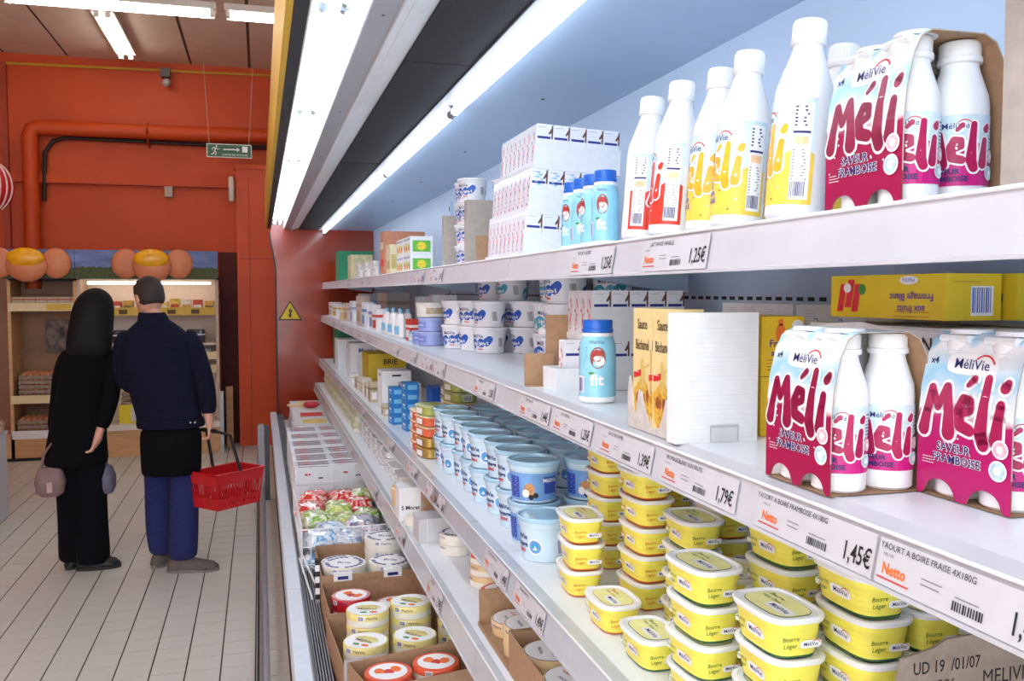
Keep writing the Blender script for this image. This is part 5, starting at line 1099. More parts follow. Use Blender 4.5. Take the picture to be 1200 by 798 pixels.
for j in range(2):
    for k in range(5 if j else 4): put('bbx', BBX, (0.648 + 0.02 * j, 4.33 + 0.10 * (1 - j), ZC + 0.0005 + 0.046 * k) if not j else (0.68, 4.20, ZC + 0.0005 + 0.046 * k), AISLE + 0.1, 'small bright blue box, %s of the %s blue stack' % (LVL[5][k], ['farther', 'nearer'][j]), 'box', 'small bright blue boxes')
box_at('deep_blue_carton', (0.13, 0.13, 0.11), DBL, [('r', -0.03, -0.015, 0.02, 0.05, 0), ('r', 0.01, 0.022, 0.06, 0.08, 0)], [WINK], (0.81, 4.05, ZC), 'deep blue carton, lower of two, behind the sealed packs')
box_at('deep_blue_carton', (0.13, 0.13, 0.11), DBL, [('r', -0.02, -0.008, 0.03, 0.06, 0), ('r', 0.005, 0.015, 0.03, 0.05, 0)], [WINK], (0.81, 4.05, ZC + 0.1105), 'deep blue carton, upper of two, behind the sealed packs')
box_at('patterned_carton', (0.10, 0.10, 0.2), mat('patterned_card', (226, 224, 226), 0.4, 0.3, 14), [('f', -0.04, 0.04, 0.14, 0.19, 0), ('r', -0.04, 0.04, 0.14, 0.19, 0), ('r', -0.02, 0.03, 0.04, 0.09, 1)], [DBL, mat('dark_figure', (70, 60, 60), 0.5)], (0.72, 4.46, ZC), 'white and blue patterned carton behind the small blue boxes')
o = box_at('white_handle_box', (0.20, 0.16, 0.22), CARDW, [('r', -0.025, 0.025, 0.19, 0.2, 0), ('r', -0.04, -0.03, 0.03, 0.15, 1), ('f', -0.03, 0.03, 0.19, 0.2, 0)], [INK, mat('pale_grey_card', (224, 226, 230))], (0.72, 5.0, ZC), 'white box with a dark handle slot on the third shelf')
box_at('yellow_cheese_carton', (0.4, 0.25, 0.24), mat('mustard_card', (214, 184, 40), 0.5, 0.06, 20), [('r', -0.12, 0.12, 0.0, 0.08, 0)], [mat('mustard_dark', (196, 166, 36), 0.5), mat('sauce_brown_ink', (70, 44, 30))], (0.82, 6.2, ZC), 'mustard yellow carton on the far third shelf', txt=[('r', 'BRIE', 0.05, 0.02, 0.17, 1)])
box_at('white_far_carton', (0.3, 0.22, 0.27), CARDW, [('r', -0.06, -0.04, 0.02, 0.18, 0), ('r', 0.01, 0.03, 0.02, 0.18, 0)], [mat('pale_grey_card', (224, 226, 230)), DBL], (0.76, 6.9, ZC), 'white carton with pale stripes behind the mustard carton', txt=[('r', 'Mont', 0.05, 0.0, 0.2, 1)])
box_at('white_far_carton', (0.3, 0.24, 0.26), CARDW, [('r', -0.06, -0.03, 0.02, 0.16, 0)], [mat('pale_grey_card', (224, 226, 230)), GREYINK], (0.74, 7.7, ZC), 'white carton at the far end of the third shelf', txt=[('r', 'EDEL', 0.045, 0.0, 0.19, 1)])
box_at('green_topped_carton', (0.3, 0.3, 0.33), GREENB, [], [INK], (0.8, 8.25, ZC), 'green carton at the far end of the third shelf')
far_row('tan_far_pack', [(4.75, 0.06, 0.05, 0.06, (206, 196, 170), (170, 150, 120)), (5.35, 0.08, 0.05, 0.12, (196, 180, 150), (150, 120, 90)), (5.55, 0.08, 0.05, 0.10, (226, 220, 206), (190, 170, 140)), (5.8, 0.12, 0.06, 0.10, (230, 226, 216), (206, 190, 150)), (6.1, 0.12, 0.06, 0.08, (214, 206, 190), (170, 150, 110)), (6.5, 0.2, 0.06, 0.07, (230, 230, 226), (200, 190, 160))], ZC, 'small tan packet, %s along the far third shelf edge', 'packet', 'tan packets on the far third shelf', 0.62)
# --- lowest shelf ---------------------------------------------
WOODC = mat('cheese_box_wood', (232, 200, 150), 0.6, 0.12, 20, stretch=(1, 1, 0.2)); WROUND = mat('pale_cheese_wrap', (238, 234, 222), 0.4, 0.04, 20); YROUND = mat('yellow_cheese_rim', (236, 220, 140), 0.4, 0.08, 20)
REDR = mat('red_cheese_rim', (196, 30, 44), 0.35, 0.06, 20); ORR = mat('orange_cheese_rim', (236, 96, 60), 0.4, 0.08, 20); SOFTY = mat('soft_yellow_print', (222, 210, 130), 0.4, 0.25, 60)
CAM = round_box(0.066, 0.036, WOODC, SOFTY, pr_script, 'camembert_box')
def camput(x, y, z, l, g=None, tilt=None): return put('cam', CAM, (x, y, z), AISLE + R.uniform(-1, 1), l, 'cheese box', g or 'camembert boxes on the lowest shelf', tilt)
put('dtray1', open_tray(0.40, 0.30, 0.098, CARD, 0.098, name='brown_cardboard_tray', cut=True), (0.70, 1.78, ZD), AISLE, 'brown cardboard tray with a thumb notch on the lowest shelf', 'tray')
for i, (x, y) in enumerate([(0.628, 1.90), (0.77, 1.90), (0.628, 1.75), (0.77, 1.75), (0.628, 1.65), (0.77, 1.65)][:4]):
    for k in range(2): camput(x, y, ZD + 0.004 + 0.037 * k, 'wooden camembert box, %s, %s pair in the notched brown tray' % (LVL[2][k], ORD[i]))
put('dtray2', open_tray(0.30, 0.33, 0.098, CARD, 0.012, name='brown_cardboard_tray'), (0.715, 2.14, ZD), AISLE, 'brown cardboard tray with a cut down front behind the notched one', 'tray')
for i, (x, y) in enumerate([(0.63, 2.075), (0.775, 2.075), (0.635, 2.215), (0.775, 2.215)]):
    for k in range(2 if i != 2 else 1): camput(x, y, ZD + 0.004 + 0.037 * k, 'camembert box, %s, %s spot of the cut down brown tray' % (LVL[2][k], ORD[i]))
ORB = round_box(0.06, 0.034, WROUND, ORR, pr_band, 'orange_cheese_box', ORR)
ORB2 = round_box(0.06, 0.034, WROUND, ORR, pr_band, 'orange_cheese_box', WOODC)
for i, (x, y, n) in enumerate([(0.665, 2.62, 3), (0.66, 2.46, 1), (0.79, 2.60, 3), (0.79, 2.46, 2), (0.795, 2.75, 3)]):
    for k in range(n): put('orb' if k == n - 1 else 'orb2', ORB if k == n - 1 else ORB2, (x, y, ZD + 0.0005 + 0.035 * k), AISLE + R.uniform(-.4, .4), 'orange printed cheese box, %s in the %s stack on lowest shelf' % (LVL[n][k], ORD[i]), 'cheese box', 'orange printed cheese boxes')
WRB = round_box(0.062, 0.034, WROUND, NAVY, pr_ring, 'white_cheese_round')
for k in range(2): put('wrb', WRB, (0.642, 2.975, ZD + 0.0005 + 0.035 * k), AISLE, '%s white cheese round beside the grey carton on lowest shelf' % LVL[2][k], 'cheese', 'white cheese rounds on the lowest shelf')
put('wrb', None, (0.79, 2.98, ZD + 0.0005), AISLE, 'white cheese round behind the pair, lowest shelf', 'cheese', 'white cheese rounds on the lowest shelf')
box_at('grey_carton', (0.12, 0.16, 0.088), mat('pale_grey_box', (206, 204, 206), 0.6, 0.04, 20), [('r', -0.05, -0.047, 0.0, 0.088, 0)], [mat('pale_grey_card', (224, 226, 230))], (0.61, 3.16, ZD), 'plain grey carton on the lowest shelf beside white rounds')
box_at('brown_carton', (0.10, 0.12, 0.12), CARD, [('f', -0.03, 0.03, 0.05, 0.08, 0)], [CARDD], (0.655, 3.40, ZD), 'small brown carton behind the grey carton')
box_at('white_labelled_carton', (0.10, 0.09, 0.13), WHITE, [('r', -0.045, 0.045, 0.085, 0.0855, 1)], [INK, mat('pale_grey_card', (224, 226, 230))], (0.555, 3.48, ZD), 'white carton with dark lettering near the shelf edge', txt=[('r', 'S Moret', 0.022, 0.0, 0.045, 0)])
tag(MB().lathe([(0.038, 0), (0.042, 0.004), (0.042, 0.03), (0.036, 0.036), (0.005, 0.038)], 20).build('cream_cheese_round', WROUND, None, (0.562, 3.37, ZD)), 'small cream cheese round in front of the white lettered carton', 'cheese')
t = thing('wooden_cheese_wheel_box', 'large wooden cheese wheel box on the lowest shelf', 'cheese box', (0.625, 3.70, ZD))
MB().lathe([(0.10, 0), (0.104, 0.002), (0.104, 0.055)], 30).build('base', WOODC, t); MB().lathe([(0.106, 0.04), (0.107, 0.042), (0.107, 0.075), (0.104, 0.078), (0.104, 0.076), (0.005, 0.076)], 30).build('lid', WOODC, t)
tag(MB().lathe([(0.085, 0), (0.088, 0.01), (0.07, 0.02), (0.005, 0.022)], 24).build('wrapped_cheese', WROUND, None, (0.625, 3.70, ZD + 0.0775)), 'white wrapped cheese on top of the wooden wheel box', 'cheese')
put('wheel2', round_box(0.09, 0.06, WOODC, SOFTY, pr_plain, 'wooden_cheese_box'), (0.85, 3.72, ZD), 0, 'wooden cheese box behind the large wheel box', 'cheese box')
CLEAR = mat('clear_tray_pack', (226, 230, 234), 0.15, 0.1, 14, coat=0.7)
def cheese_tray(lab):
    def mk():
        t = bare('clear_cheese_tray'); MB().sq([(0.085, 0.06, 0), (0.092, 0.066, 0.004), (0.092, 0.066, 0.03)], 20, e=0.35).build('tray', CLEAR, t)
        m = MB().sq([(0.096, 0.07, 0.03), (0.096, 0.07, 0.033)], 20, 0, 0.35); m.build('rim', WHITE, t); q = MB().rect(top(0.0336), -0.05, 0.05, -0.03, 0.03, 0).rect(top(0.034), -0.03, 0.03, 0.0, 0.012, 1); q.build('film_label', [WINK, lab], t); return t
    return mk
for j, y in enumerate((4.02, 4.24, 4.46, 4.68, 4.90, 5.12, 5.34, 5.56)):
    for k in range(3 if j > 1 else 2):
        put('ctr', cheese_tray(NAVY), (0.655, y, ZD + 0.0005 + 0.0345 * k), AISLE, 'clear cheese tray, %s layer of the %s pile beyond the wheel box' % (LVL[3][k], ORD[j]), 'tray', 'clear cheese trays on the lowest shelf')
        if k == 0 or j % 2: put('ctr', None, (0.81, y, ZD + 0.0005 + 0.0345 * k), AISLE, 'clear cheese tray, %s layer, inner row, %s pile beyond the wheel box' % (LVL[3][k], ORD[j]), 'tray', 'clear cheese trays on the lowest shelf')
box_at('white_labelled_box', (0.2, 0.16, 0.16), WHITE, [('r', -0.05, 0.05, 0.12, 0.14, 0), ('t', -0.06, 0.06, -0.05, 0.05, 1)], [NAVY, mat('pale_grey_card', (224, 226, 230))], (0.86, 4.12, ZD), 'white box with a navy strip behind the clear trays')
PG = mat('pale_green_pack', (206, 216, 170), 0.35, 0.2, 20); PW = mat('ivory_pack', (236, 232, 216), 0.35, 0.06, 20)
for j, y in enumerate((5.85, 6.25, 6.65, 7.05, 7.45, 7.85, 8.25)):
    for k in range(5):
        m = MB().box(-0.17, 0.17, -0.1, 0.1, 0.003, 0.03, 0).box(-0.16, 0.16, -0.09, 0.09, 0.0, 0.036, 1)
        if 'flatp%d' % (k % 2) not in _first: _first['flatp%d' % (k % 2)] = m.mesh('flat_sliced_pack', [PG, PW] if k % 2 else [PW, PG])
        o = bpy.data.objects.new('flat_sliced_pack', _first['flatp%d' % (k % 2)]); COL.objects.link(o); o.location = (0.66 + R.uniform(0, .01), y, ZD + 0.0005 + 0.0365 * k); o.rotation_euler = (0, 0, AISLE + R.uniform(-.05, .05))
        tag(o, 'flat pale green and ivory pack, %s in the %s pile, far lowest shelf' % (LVL[5][k], ORD[j]), 'pack', 'flat packs at the far end of the lowest shelf')
# --- open basin -------------------------------------------------
GRAYP = mat('printed_grey_card', (196, 192, 194), 0.7, 0.06, 60)
put('bt1', open_tray(0.36, 0.17, 0.19, CARD, 0.175, name='basin_tray'), (0.42, 2.50, ZF + 0.001), 0.0, 'nearest brown tray in the open basin, holding orange rimmed rounds', 'tray', None, (0, 0, 0.22))
OR1 = round_box(0.068, 0.034, WROUND, ORR, pr_band, 'orange_rimmed_round', ORR)
for i, (x, y) in enumerate([(0.335, 2.482), (0.478, 2.513)]):
    for k in range(5): put('or1', OR1, (x, y, ZF + 0.0045 + 0.0348 * k), R.uniform(-.5, .5), 'orange rimmed cheese round, %s of the %s stack in the nearest tray' % (LVL[5][k], ['left', 'right'][i]), 'cheese', 'orange rimmed rounds in the basin')
t = put('bt2', open_tray(0.38, 0.40, 0.15, CARD, 0.15, name='basin_tray'), (0.40, 2.835, ZF + 0.001), 0.05, 'grey and brown tray holding yellow rimmed cheese stacks', 'tray')
m = MB().prism([(-0.186, 0.0), (0.186, 0.0), (0.186, 0.165), (0.08, 0.165), (0.07, 0.14), (0.045, 0.128), (0.02, 0.14), (0.01, 0.165), (-0.186, 0.165)], -0.203, -0.2005)
m.build('grey_flap', GRAYP, t)
YC = round_box(0.069, 0.042, WROUND, SOFTY, pr_plain, 'yellow_rimmed_cheese', YROUND)
for i, (x, y, n) in enumerate([(0.30, 2.735, 4), (0.455, 2.745, 4), (0.325, 2.895, 5), (0.472, 2.93, 5)]):
    for k in range(n):
        last = i == 0 and k == 3
        put('yc', YC, (x, y, ZF + 0.0045 + 0.0428 * k), AISLE + 1.0 + R.uniform(-.3, .3), 'yellow rimmed cheese round, %s of the %s stack in the basin' % (LVL[n][k], ['near left', 'near right', 'far left', 'far right'][i]), 'cheese', 'yellow rimmed rounds in the basin')
for k in range(4): put('yc', None, (0.535, 2.80 + 0.0 * k, ZF + 0.0045 + 0.0428 * k) if False else (0.62, 2.86, ZF + 0.001 + 0.0428 * k), AISLE + 0.8, 'yellow rimmed round, %s of the stack half under the lowest shelf' % LVL[4][k], 'cheese', 'yellow rimmed rounds in the basin')
put('bt3', open_tray(0.38, 0.34, 0.155, CARD, 0.155, name='basin_tray'), (0.40, 3.22, ZF + 0.001), 0.02, 'brown tray holding red rimmed cheese rounds', 'tray')
RC = round_box(0.07, 0.040, REDR, mat('pink_face', (226, 150, 150), 0.4, 0.3, 40), pr_band, 'red_rimmed_cheese', REDR)
for i, (x, y, n) in enumerate([(0.30, 3.19, 4), (0.47, 3.17, 2), (0.47, 3.31, 2)]):
    for k in range(n): put('rc', RC, (x, y, ZF + 0.0045 + 0.0408 * k), AISLE + 0.7, 'red rimmed cheese round, %s of the %s stack' % (LVL[n][k], ['left', 'near right', 'far right'][i]), 'cheese', 'red rimmed rounds in the basin')
for k in range(5): put('rc', None, (0.60 + 0.06, 3.24, ZF + 0.001 + 0.0408 * k), AISLE + 0.2, 'red rimmed round, %s of the stack half under the lowest shelf' % LVL[5][k], 'cheese', 'red rimmed rounds in the basin')
put('bt4', open_tray(0.38, 0.42, 0.175, CARD, 0.175, name='basin_tray'), (0.40, 3.615, ZF + 0.001), 0.0, 'brown tray holding large white brie rounds with blue print', 'tray')
BR = round_box(0.085, 0.045, WROUND, NAVY, pr_ring, 'brie_round')
for i, (x, y, n) in enumerate([(0.305, 3.52, 4), (0.485, 3.51, 4), (0.49, 3.70, 5), (0.31, 3.70, 3)]):
    for k in range(n): put('brie', BR, (x, y, ZF + 0.0045 + 0.0458 * k), AISLE + 1.2, 'large white brie round, %s of the %s stack' % (LVL[n][k], ['near left', 'near right', 'far right', 'far left'][i]), 'cheese', 'large brie rounds in the basin')
for i, (x, y) in enumerate([(0.29, 3.408), (0.48, 3.408)]):
    tag(MB().box(-0.035, 0.035, -0.0015, 0.0, -0.035, 0.004).box(-0.035, 0.035, 0.0, 0.02, 0.002, 0.004).rect(front(-0.002), -0.02, 0.02, -0.02, -0.008, 1).build('paper_tab', [WHITE, NAVY], None, (x, y - 0.004, ZF + 0.178)), 'white paper tab folded over the brie tray, %s one' % ['left', 'right'][i], 'tab')
# scale-like label strip on the divider
t = thing('white_divider_post', 'white divider post with black marks at the basin edge', 'divider', (0.20, 3.50, ZF), 0, None)
MB().box(-0.008, 0.008, -0.012, 0.012, 0, 0.21).build('post', WHITE, t)
for k in range(4): MB().box(-0.0085, 0.0085, -0.0125, 0.0125, 0.06 + 0.045 * k, 0.08 + 0.045 * k).build('mark', INK, t)
# wire baskets
WIRE = mat('white_coated_wire', (236, 238, 240), 0.35, 0.02)
def wire_basket(name, L, W, H_, label, loc, nx, ny):
    t = thing(name, label, 'wire basket', loc, 0)
    r1 = 0.0035; m = MB()
    m.tube([(-W / 2, -L / 2, H_), (W / 2, -L / 2, H_), (W / 2, L / 2, H_), (-W / 2, L / 2, H_), (-W / 2, -L / 2, H_)], r1, 6); m.build('top_rim', WIRE, t)
    m = MB().tube([(-W / 2, -L / 2, 0.0035), (W / 2, -L / 2, 0.0035), (W / 2, L / 2, 0.0035), (-W / 2, L / 2, 0.0035), (-W / 2, -L / 2, 0.0035)], r1, 6); m.build('bottom_rim', WIRE, t)
    wx = MB().tube([(0, 0, 0), (0, 0, H_)], 0.0019, 5).mesh('wire', [WIRE])
    for y in (-L / 2, L / 2):
        for i in range(nx + 1):
            o = bpy.data.objects.new('wire', wx); COL.objects.link(o); o.parent = t; o.location = (-W / 2 + W * i / nx, y, 0)
    for x in (-W / 2, W / 2):
        for i in range(1, ny):
            o = bpy.data.objects.new('wire', wx); COL.objects.link(o); o.parent = t; o.location = (x, -L / 2 + L * i / ny, 0)
    for z in (0.35, 0.68):
        MB().tube([(-W / 2, -L / 2, H_ * z), (W / 2, -L / 2, H_ * z), (W / 2, L / 2, H_ * z), (-W / 2, L / 2, H_ * z), (-W / 2, -L / 2, H_ * z)], 0.0022, 5).build('cross_wire', WIRE, t)
    return t
wire_basket('wire_basket', 0.98, 0.40, 0.235, 'white wire basket with bagged cheese in the basin', (0.36, 4.36, ZF + 0.001), 11, 14)
t = thing('wire_divider', 'tall white wire divider between bags and white boxes', 'divider', (0.36, 4.92, ZF), 0)
m = MB().tube([(-0.2, 0, 0), (-0.2, 0, 0.31), (0.2, 0, 0.31), (0.2, 0, 0)], 0.0035, 6); m.build('frame', WIRE, t)
wx = MB().tube([(0, 0, 0), (0, 0, 0.31)], 0.0019, 5).mesh('wire', [WIRE])
for i in range(1, 15):
    o = bpy.data.objects.new('wire', wx); COL.objects.link(o); o.parent = t; o.location = (-0.2 + 0.4 * i / 15, 0, 0)
for z in (0.07, 0.14, 0.2): MB().tube([(-0.2, 0, z), (0.2, 0, z)], 0.002, 5).build('cross_wire', WIRE, t)
t = thing('wire_support', 'slanting white wire support at the basin edge', 'support', (0.18, 3.8, ZF), 0)
MB().tube([(-0.03, 0.12, 0.1), (0.0, -0.30, 0.06)], 0.004, 6).build('wire', WIRE, t); MB().tube([(-0.02, 0.12, 0.12), (0.03, -0.22, 0.06), (0.03, -0.22, 0.0)], 0.004, 6).build('wire', WIRE, t)
def film(name, ca, cb, cc_):
    """printed clear film: patches of three inks, very glossy"""
    m = mat(name, ca, 0.12, 0, 16, coat=0.7); nt = m.node_tree; r = [n for n in nt.nodes if n.type == 'VALTORGB'][0].color_ramp
    r.interpolation = 'CONSTANT' if False else 'LINEAR'; e = r.elements
    e[0].position = 0.40; e[0].color = (*lin(ca), 1); e[1].position = 0.48; e[1].color = (*lin(cb), 1); n = e.new(0.60); n.color = (*lin(cc_), 1)
    tx = [q for q in nt.nodes if q.type == 'TEX_NOISE'][0]; tx.inputs['Scale'].default_value = 26; tx.inputs['Distortion'].default_value = 1.2
    return m
BAGS = [('blue', film('blue_film_bag', (120, 176, 222), (206, 226, 240), (232, 238, 244))), ('clear', film('clear_film_bag', (196, 206, 220), (232, 236, 240), (150, 164, 196))), ('dark', film('dark_print_bag', (96, 100, 130), (206, 212, 226), (226, 200, 200))),
        ('green', film('green_print_bag', (120, 176, 60), (206, 216, 150), (236, 238, 220))), ('red', film('red_print_bag', (206, 44, 40), (226, 80, 66), (244, 216, 206))), ('lime', film('lime_print_bag', (206, 214, 90), (232, 232, 190), (150, 190, 80)))]
BM = dict(BAGS)
bags = [('blue', 0.24, 3.98, 0.13, 'left near corner'), ('clear', 0.37, 3.98, 0.12, 'near middle'), ('dark', 0.49, 4.0, 0.12, 'near right corner'), ('blue', 0.30, 4.14, 0.12, 'second row left'), ('dark', 0.44, 4.15, 0.14, 'second row right'), ('green', 0.24, 4.30, 0.14, 'third row left'), ('lime', 0.37, 4.30, 0.12, 'third row middle'), ('green', 0.49, 4.32, 0.13, 'third row right'),
        ('red', 0.23, 4.5, 0.14, 'fourth row left'), ('lime', 0.36, 4.5, 0.13, 'fourth row middle'), ('red', 0.47, 4.54, 0.14, 'fourth row right'), ('red', 0.26, 4.7, 0.15, 'far row left'), ('red', 0.40, 4.72, 0.14, 'far row middle'), ('green', 0.51, 4.70, 0.15, 'far row right')]
for k, (kd, x, y, z, where) in enumerate(bags):
    for q in range(2):
        m = pillow(0.135, 0.17, 0.085 if q else z - 0.02, 14, k * 3 + q)
        tag(m.build('bagged_cheese', [BM[kd]], None, (x, y, ZF + (0.006 if not q else z - 0.015)), (0, 0, R.uniform(-.4, .4))), '%s film bag, %s, %s of the wire basket' % (kd, ['underneath', 'on top'][q], where), 'bag', 'film bags in the wire basket')
# windowed white boxes
WIN = mat('window_print', (128, 118, 126), 0.3, 0.6, 40); WRED = mat('red_corner_print', (206, 40, 60), 0.4, 0.2, 60)
def winbox(m, F, L, Rr, T):
    for u in (-0.075, -0.015, 0.045): m.rect(T(), u, u + 0.042, -0.085, 0.085, 0); m.rect(T(0.0009), u, u + 0.02, -0.06, -0.02, 1)
    m.rect(Rr(), -0.05, -0.02, 0.05, 0.06, 1); m.rect(Rr(), 0.02, 0.05, 0.03, 0.038, 2)
WB = print_box('windowed_white_box', 0.19, 0.21, 0.095, CARDW, winbox, [WIN, WRED, NAVY])
for j, y in enumerate((5.08, 5.30, 5.52, 5.80, 6.1, 6.4)):
    for k in range(3):
        put('winb', WB, (0.275, y, ZF + 0.001 + 0.0965 * k), AISLE, 'white windowed box, %s, %s pile behind the wire divider' % (LVL[3][k], ORD[j]), 'box', 'windowed white boxes, outer row')
        put('winb', None, (0.475, y + 0.02, ZF + 0.001 + 0.0965 * k), AISLE + 0.08, 'white windowed box, %s, inner %s pile behind the wire divider' % (LVL[3][k], ORD[j]), 'box', 'windowed white boxes, inner row')
for j, y in enumerate((6.75, 7.15, 7.55, 7.95, 8.35)):
    for k in range(3):
        col = [(236, 232, 226), (240, 224, 150), (226, 226, 236), (236, 206, 120), (220, 60, 60)][(j + k) % 5] if k == 2 else (232, 232, 236)
        m = MB().box(-0.17, 0.17, -0.15, 0.15, 0, 0.078, 0).rect(top(0.0786), -0.12, 0.12, -0.09, 0.09, 1)
        tag(m.build('flat_basin_pack', [mat('basin_pack_white', (234, 234, 238), 0.4), mat('basin_print_%d_%d_%d' % col, col, 0.4, 0.15, 14)], None, (0.40, y, ZF + 0.001 + 0.079 * k), (0, 0, AISLE + R.uniform(-.08, .08))), 'flat white pack, %s, %s pile at the far end of the basin' % (LVL[3][k], ORD[j]), 'pack', 'flat packs at the far end of the basin')
t = thing('wooden_spoon', 'wooden spoon with a red bowl lying on the farthest basin packs', 'spoon', (0.36, 7.98, ZF + 0.2395))
MB().tube([(-0.14, 0.05, 0.02), (0.0, 0.0, 0.02)], 0.012, 8).build('handle', WOODC, t); MB().ell((0.06, -0.02, 0.03), (0.07, 0.05, 0.03), 14, 8).build('bowl', REDR, t)
# ---------------------------------------------------------------- people
SKIN = mat('skin', (206, 150, 128), 0.5, 0.06, 20); HAIRD = mat('black_hair', (8, 7, 10), 0.7, 0.3, 60, spec=0.25, stretch=(40, 40, 2)); HAIRB = mat('brown_hair', (44, 33, 30), 0.7, 0.35, 220)
COAT = mat('black_coat', (8, 8, 13), 0.95, 0.2, 60, spec=0.15); TROUB = mat('black_trousers', (9, 9, 16), 0.95, 0.2, 60, spec=0.15)
JACK = mat('navy_jacket', (14, 16, 36), 0.95, 0.3, 60, bump=0.3, spec=0.2); JEAN = mat('blue_work_trousers', (26, 34, 88), 0.95, 0.22, 70, bump=0.15); APR = mat('black_apron', (7, 7, 11), 0.95, 0.2, 60, spec=0.15)
SHOE = mat('grey_shoe_suede', (96, 88, 84), 0.8, 0.15, 60); SOLE = mat('dark_sole', (40, 38, 38), 0.7)
def skin_body(name, parent, J, E_, root, mtl):
    """one continuous body grown with a Skin modifier from joints J {name: (x, y, z, radius)} and bones E_"""
    keys = list(J); ix = {k: i for i, k in enumerate(keys)}
    me = bpy.data.meshes.new(name); me.from_pydata([J[k][:3] for k in keys], [(ix[a], ix[b]) for a, b in E_], []); me.update()
    o = bpy.data.objects.new(name, me); COL.objects.link(o)
    sk = o.modifiers.new('skin', 'SKIN'); sk.use_smooth_shade = True
    for i, k in enumerate(keys):
        sv = me.skin_vertices[0].data[i]; r = J[k][3]; sv.radius = (r, r) if not isinstance(r, tuple) else r; sv.use_root = (k == root)
    sb = o.modifiers.new('sub', 'SUBSURF'); sb.levels = 1; sb.render_levels = 1
    dg = bpy.context.evaluated_depsgraph_get(); m2 = bpy.data.meshes.new_from_object(o.evaluated_get(dg)); m2.name = name
    bpy.data.objects.remove(o)
    m2.materials.clear(); m2.materials.append(mtl)
    o = bpy.data.objects.new(name, m2); COL.objects.link(o); o.parent = parent; return o
def ringloft(rings, n=24, m=None, mi=0, e=0.9):
    mb = m or MB(); pts = []
    def sg(t): return math.copysign(abs(t) ** e, t)
    for cx_, cy_, cz_, rx, ry in rings: pts.append([(cx_ + rx * sg(cos(2 * PI * j / n)), cy_ + ry * sg(sin(2 * PI * j / n)), cz_) for j in range(n)])
    return mb.loft(pts, mi)
def limb(path, rad, n=14, m=None, mi=0): return (m or MB()).tube(path, rad, n, mi)
def sub(o, lv=1):
    s = o.modifiers.new('sub', 'SUBSURF'); s.levels = lv; s.render_levels = lv; return o
def fingers(J, E_, wrist, hand, dirv, side, curl, pre):
    """palm and five bent fingers; side = across the palm towards the thumb, curl = the way the fingers bend"""
    W, D, Sd, C_ = Vector(hand), Vector(dirv).normalized(), Vector(side).normalized(), Vector(curl).normalized()
    J[pre + 'palm'] = (*(W), 0.024); E_.append((wrist, pre + 'palm'))
    for k, (off, L) in enumerate([(0.026, 0.072), (0.009, 0.080), (-0.009, 0.075), (-0.026, 0.060)]):
        b = W + D * 0.045 + Sd * off; a1 = b + D * L * 0.42 + C_ * L * 0.12; a2 = a1 + D * L * 0.15 + C_ * L * 0.36; a3 = a2 - D * L * 0.12 + C_ * L * 0.25
        for nme, p, r in (('b', b, 0.0095), ('m', a1, 0.0088), ('n', a2, 0.0082), ('t', a3, 0.0072)): J[pre + nme + str(k)] = (*p, r)
        E_ += [(pre + 'palm', pre + 'b' + str(k)), (pre + 'b' + str(k), pre + 'm' + str(k)), (pre + 'm' + str(k), pre + 'n' + str(k)), (pre + 'n' + str(k), pre + 't' + str(k))]
    p1 = W + Sd * 0.03 + D * 0.008; p2 = p1 + Sd * 0.014 + D * 0.03 + C_ * 0.008; p3 = p2 + D * 0.024 + C_ * 0.02 - Sd * 0.006
    J[pre + 'h1'] = (*p1, 0.0115); J[pre + 'h2'] = (*p2, 0.010); J[pre + 'h3'] = (*p3, 0.0085)
    E_ += [(pre + 'palm', pre + 'h1'), (pre + 'h1', pre + 'h2'), (pre + 'h2', pre + 'h3')]
def head_face(o_parent, c, yaw, mtl, sc=1.0):
    """skull with face, turned by yaw about z (0 looks towards +y)"""
    m = MB(); prof = []
    rings = [(-0.112, 0.030, 0.036, 0.045), (-0.098, 0.050, 0.056, 0.030), (-0.07, 0.062, 0.075, 0.014), (-0.035, 0.070, 0.086, 0.006), (0.0, 0.0745, 0.094, 0.0), (0.035, 0.076, 0.098, -0.004), (0.07, 0.068, 0.088, -0.006), (0.097, 0.046, 0.062, -0.008), (0.112, 0.016, 0.022, -0.008)]
    m.loft([[(rx * cos(2 * PI * j / 22), oy + ry * sin(2 * PI * j / 22), z) for j in range(22)] for z, rx, ry, oy in rings])
    m.ell((0, 0.104, -0.025), (0.012, 0.02, 0.022), 10, 6); m.ell((0, 0.098, -0.005), (0.008, 0.012, 0.03), 10, 6)
    for s in (-1, 1):
        m.ell((s * 0.078, -0.006, -0.015), (0.010, 0.020, 0.032), 10, 6); m.ell((s * 0.03, 0.084, 0.004), (0.013, 0.012, 0.009), 10, 6, 1); m.ell((s * 0.03, 0.089, 0.024), (0.018, 0.01, 0.005), 8, 4, 2)
    m.ell((0, 0.092, -0.062), (0.022, 0.012, 0.007), 10, 5, 3)
    o = m.build('head', [mtl, WHITE, HAIRB, mat('lips', (176, 96, 90), 0.5)], o_parent, c, (0, 0, yaw), ang=80); o.scale = (sc,) * 3; return o

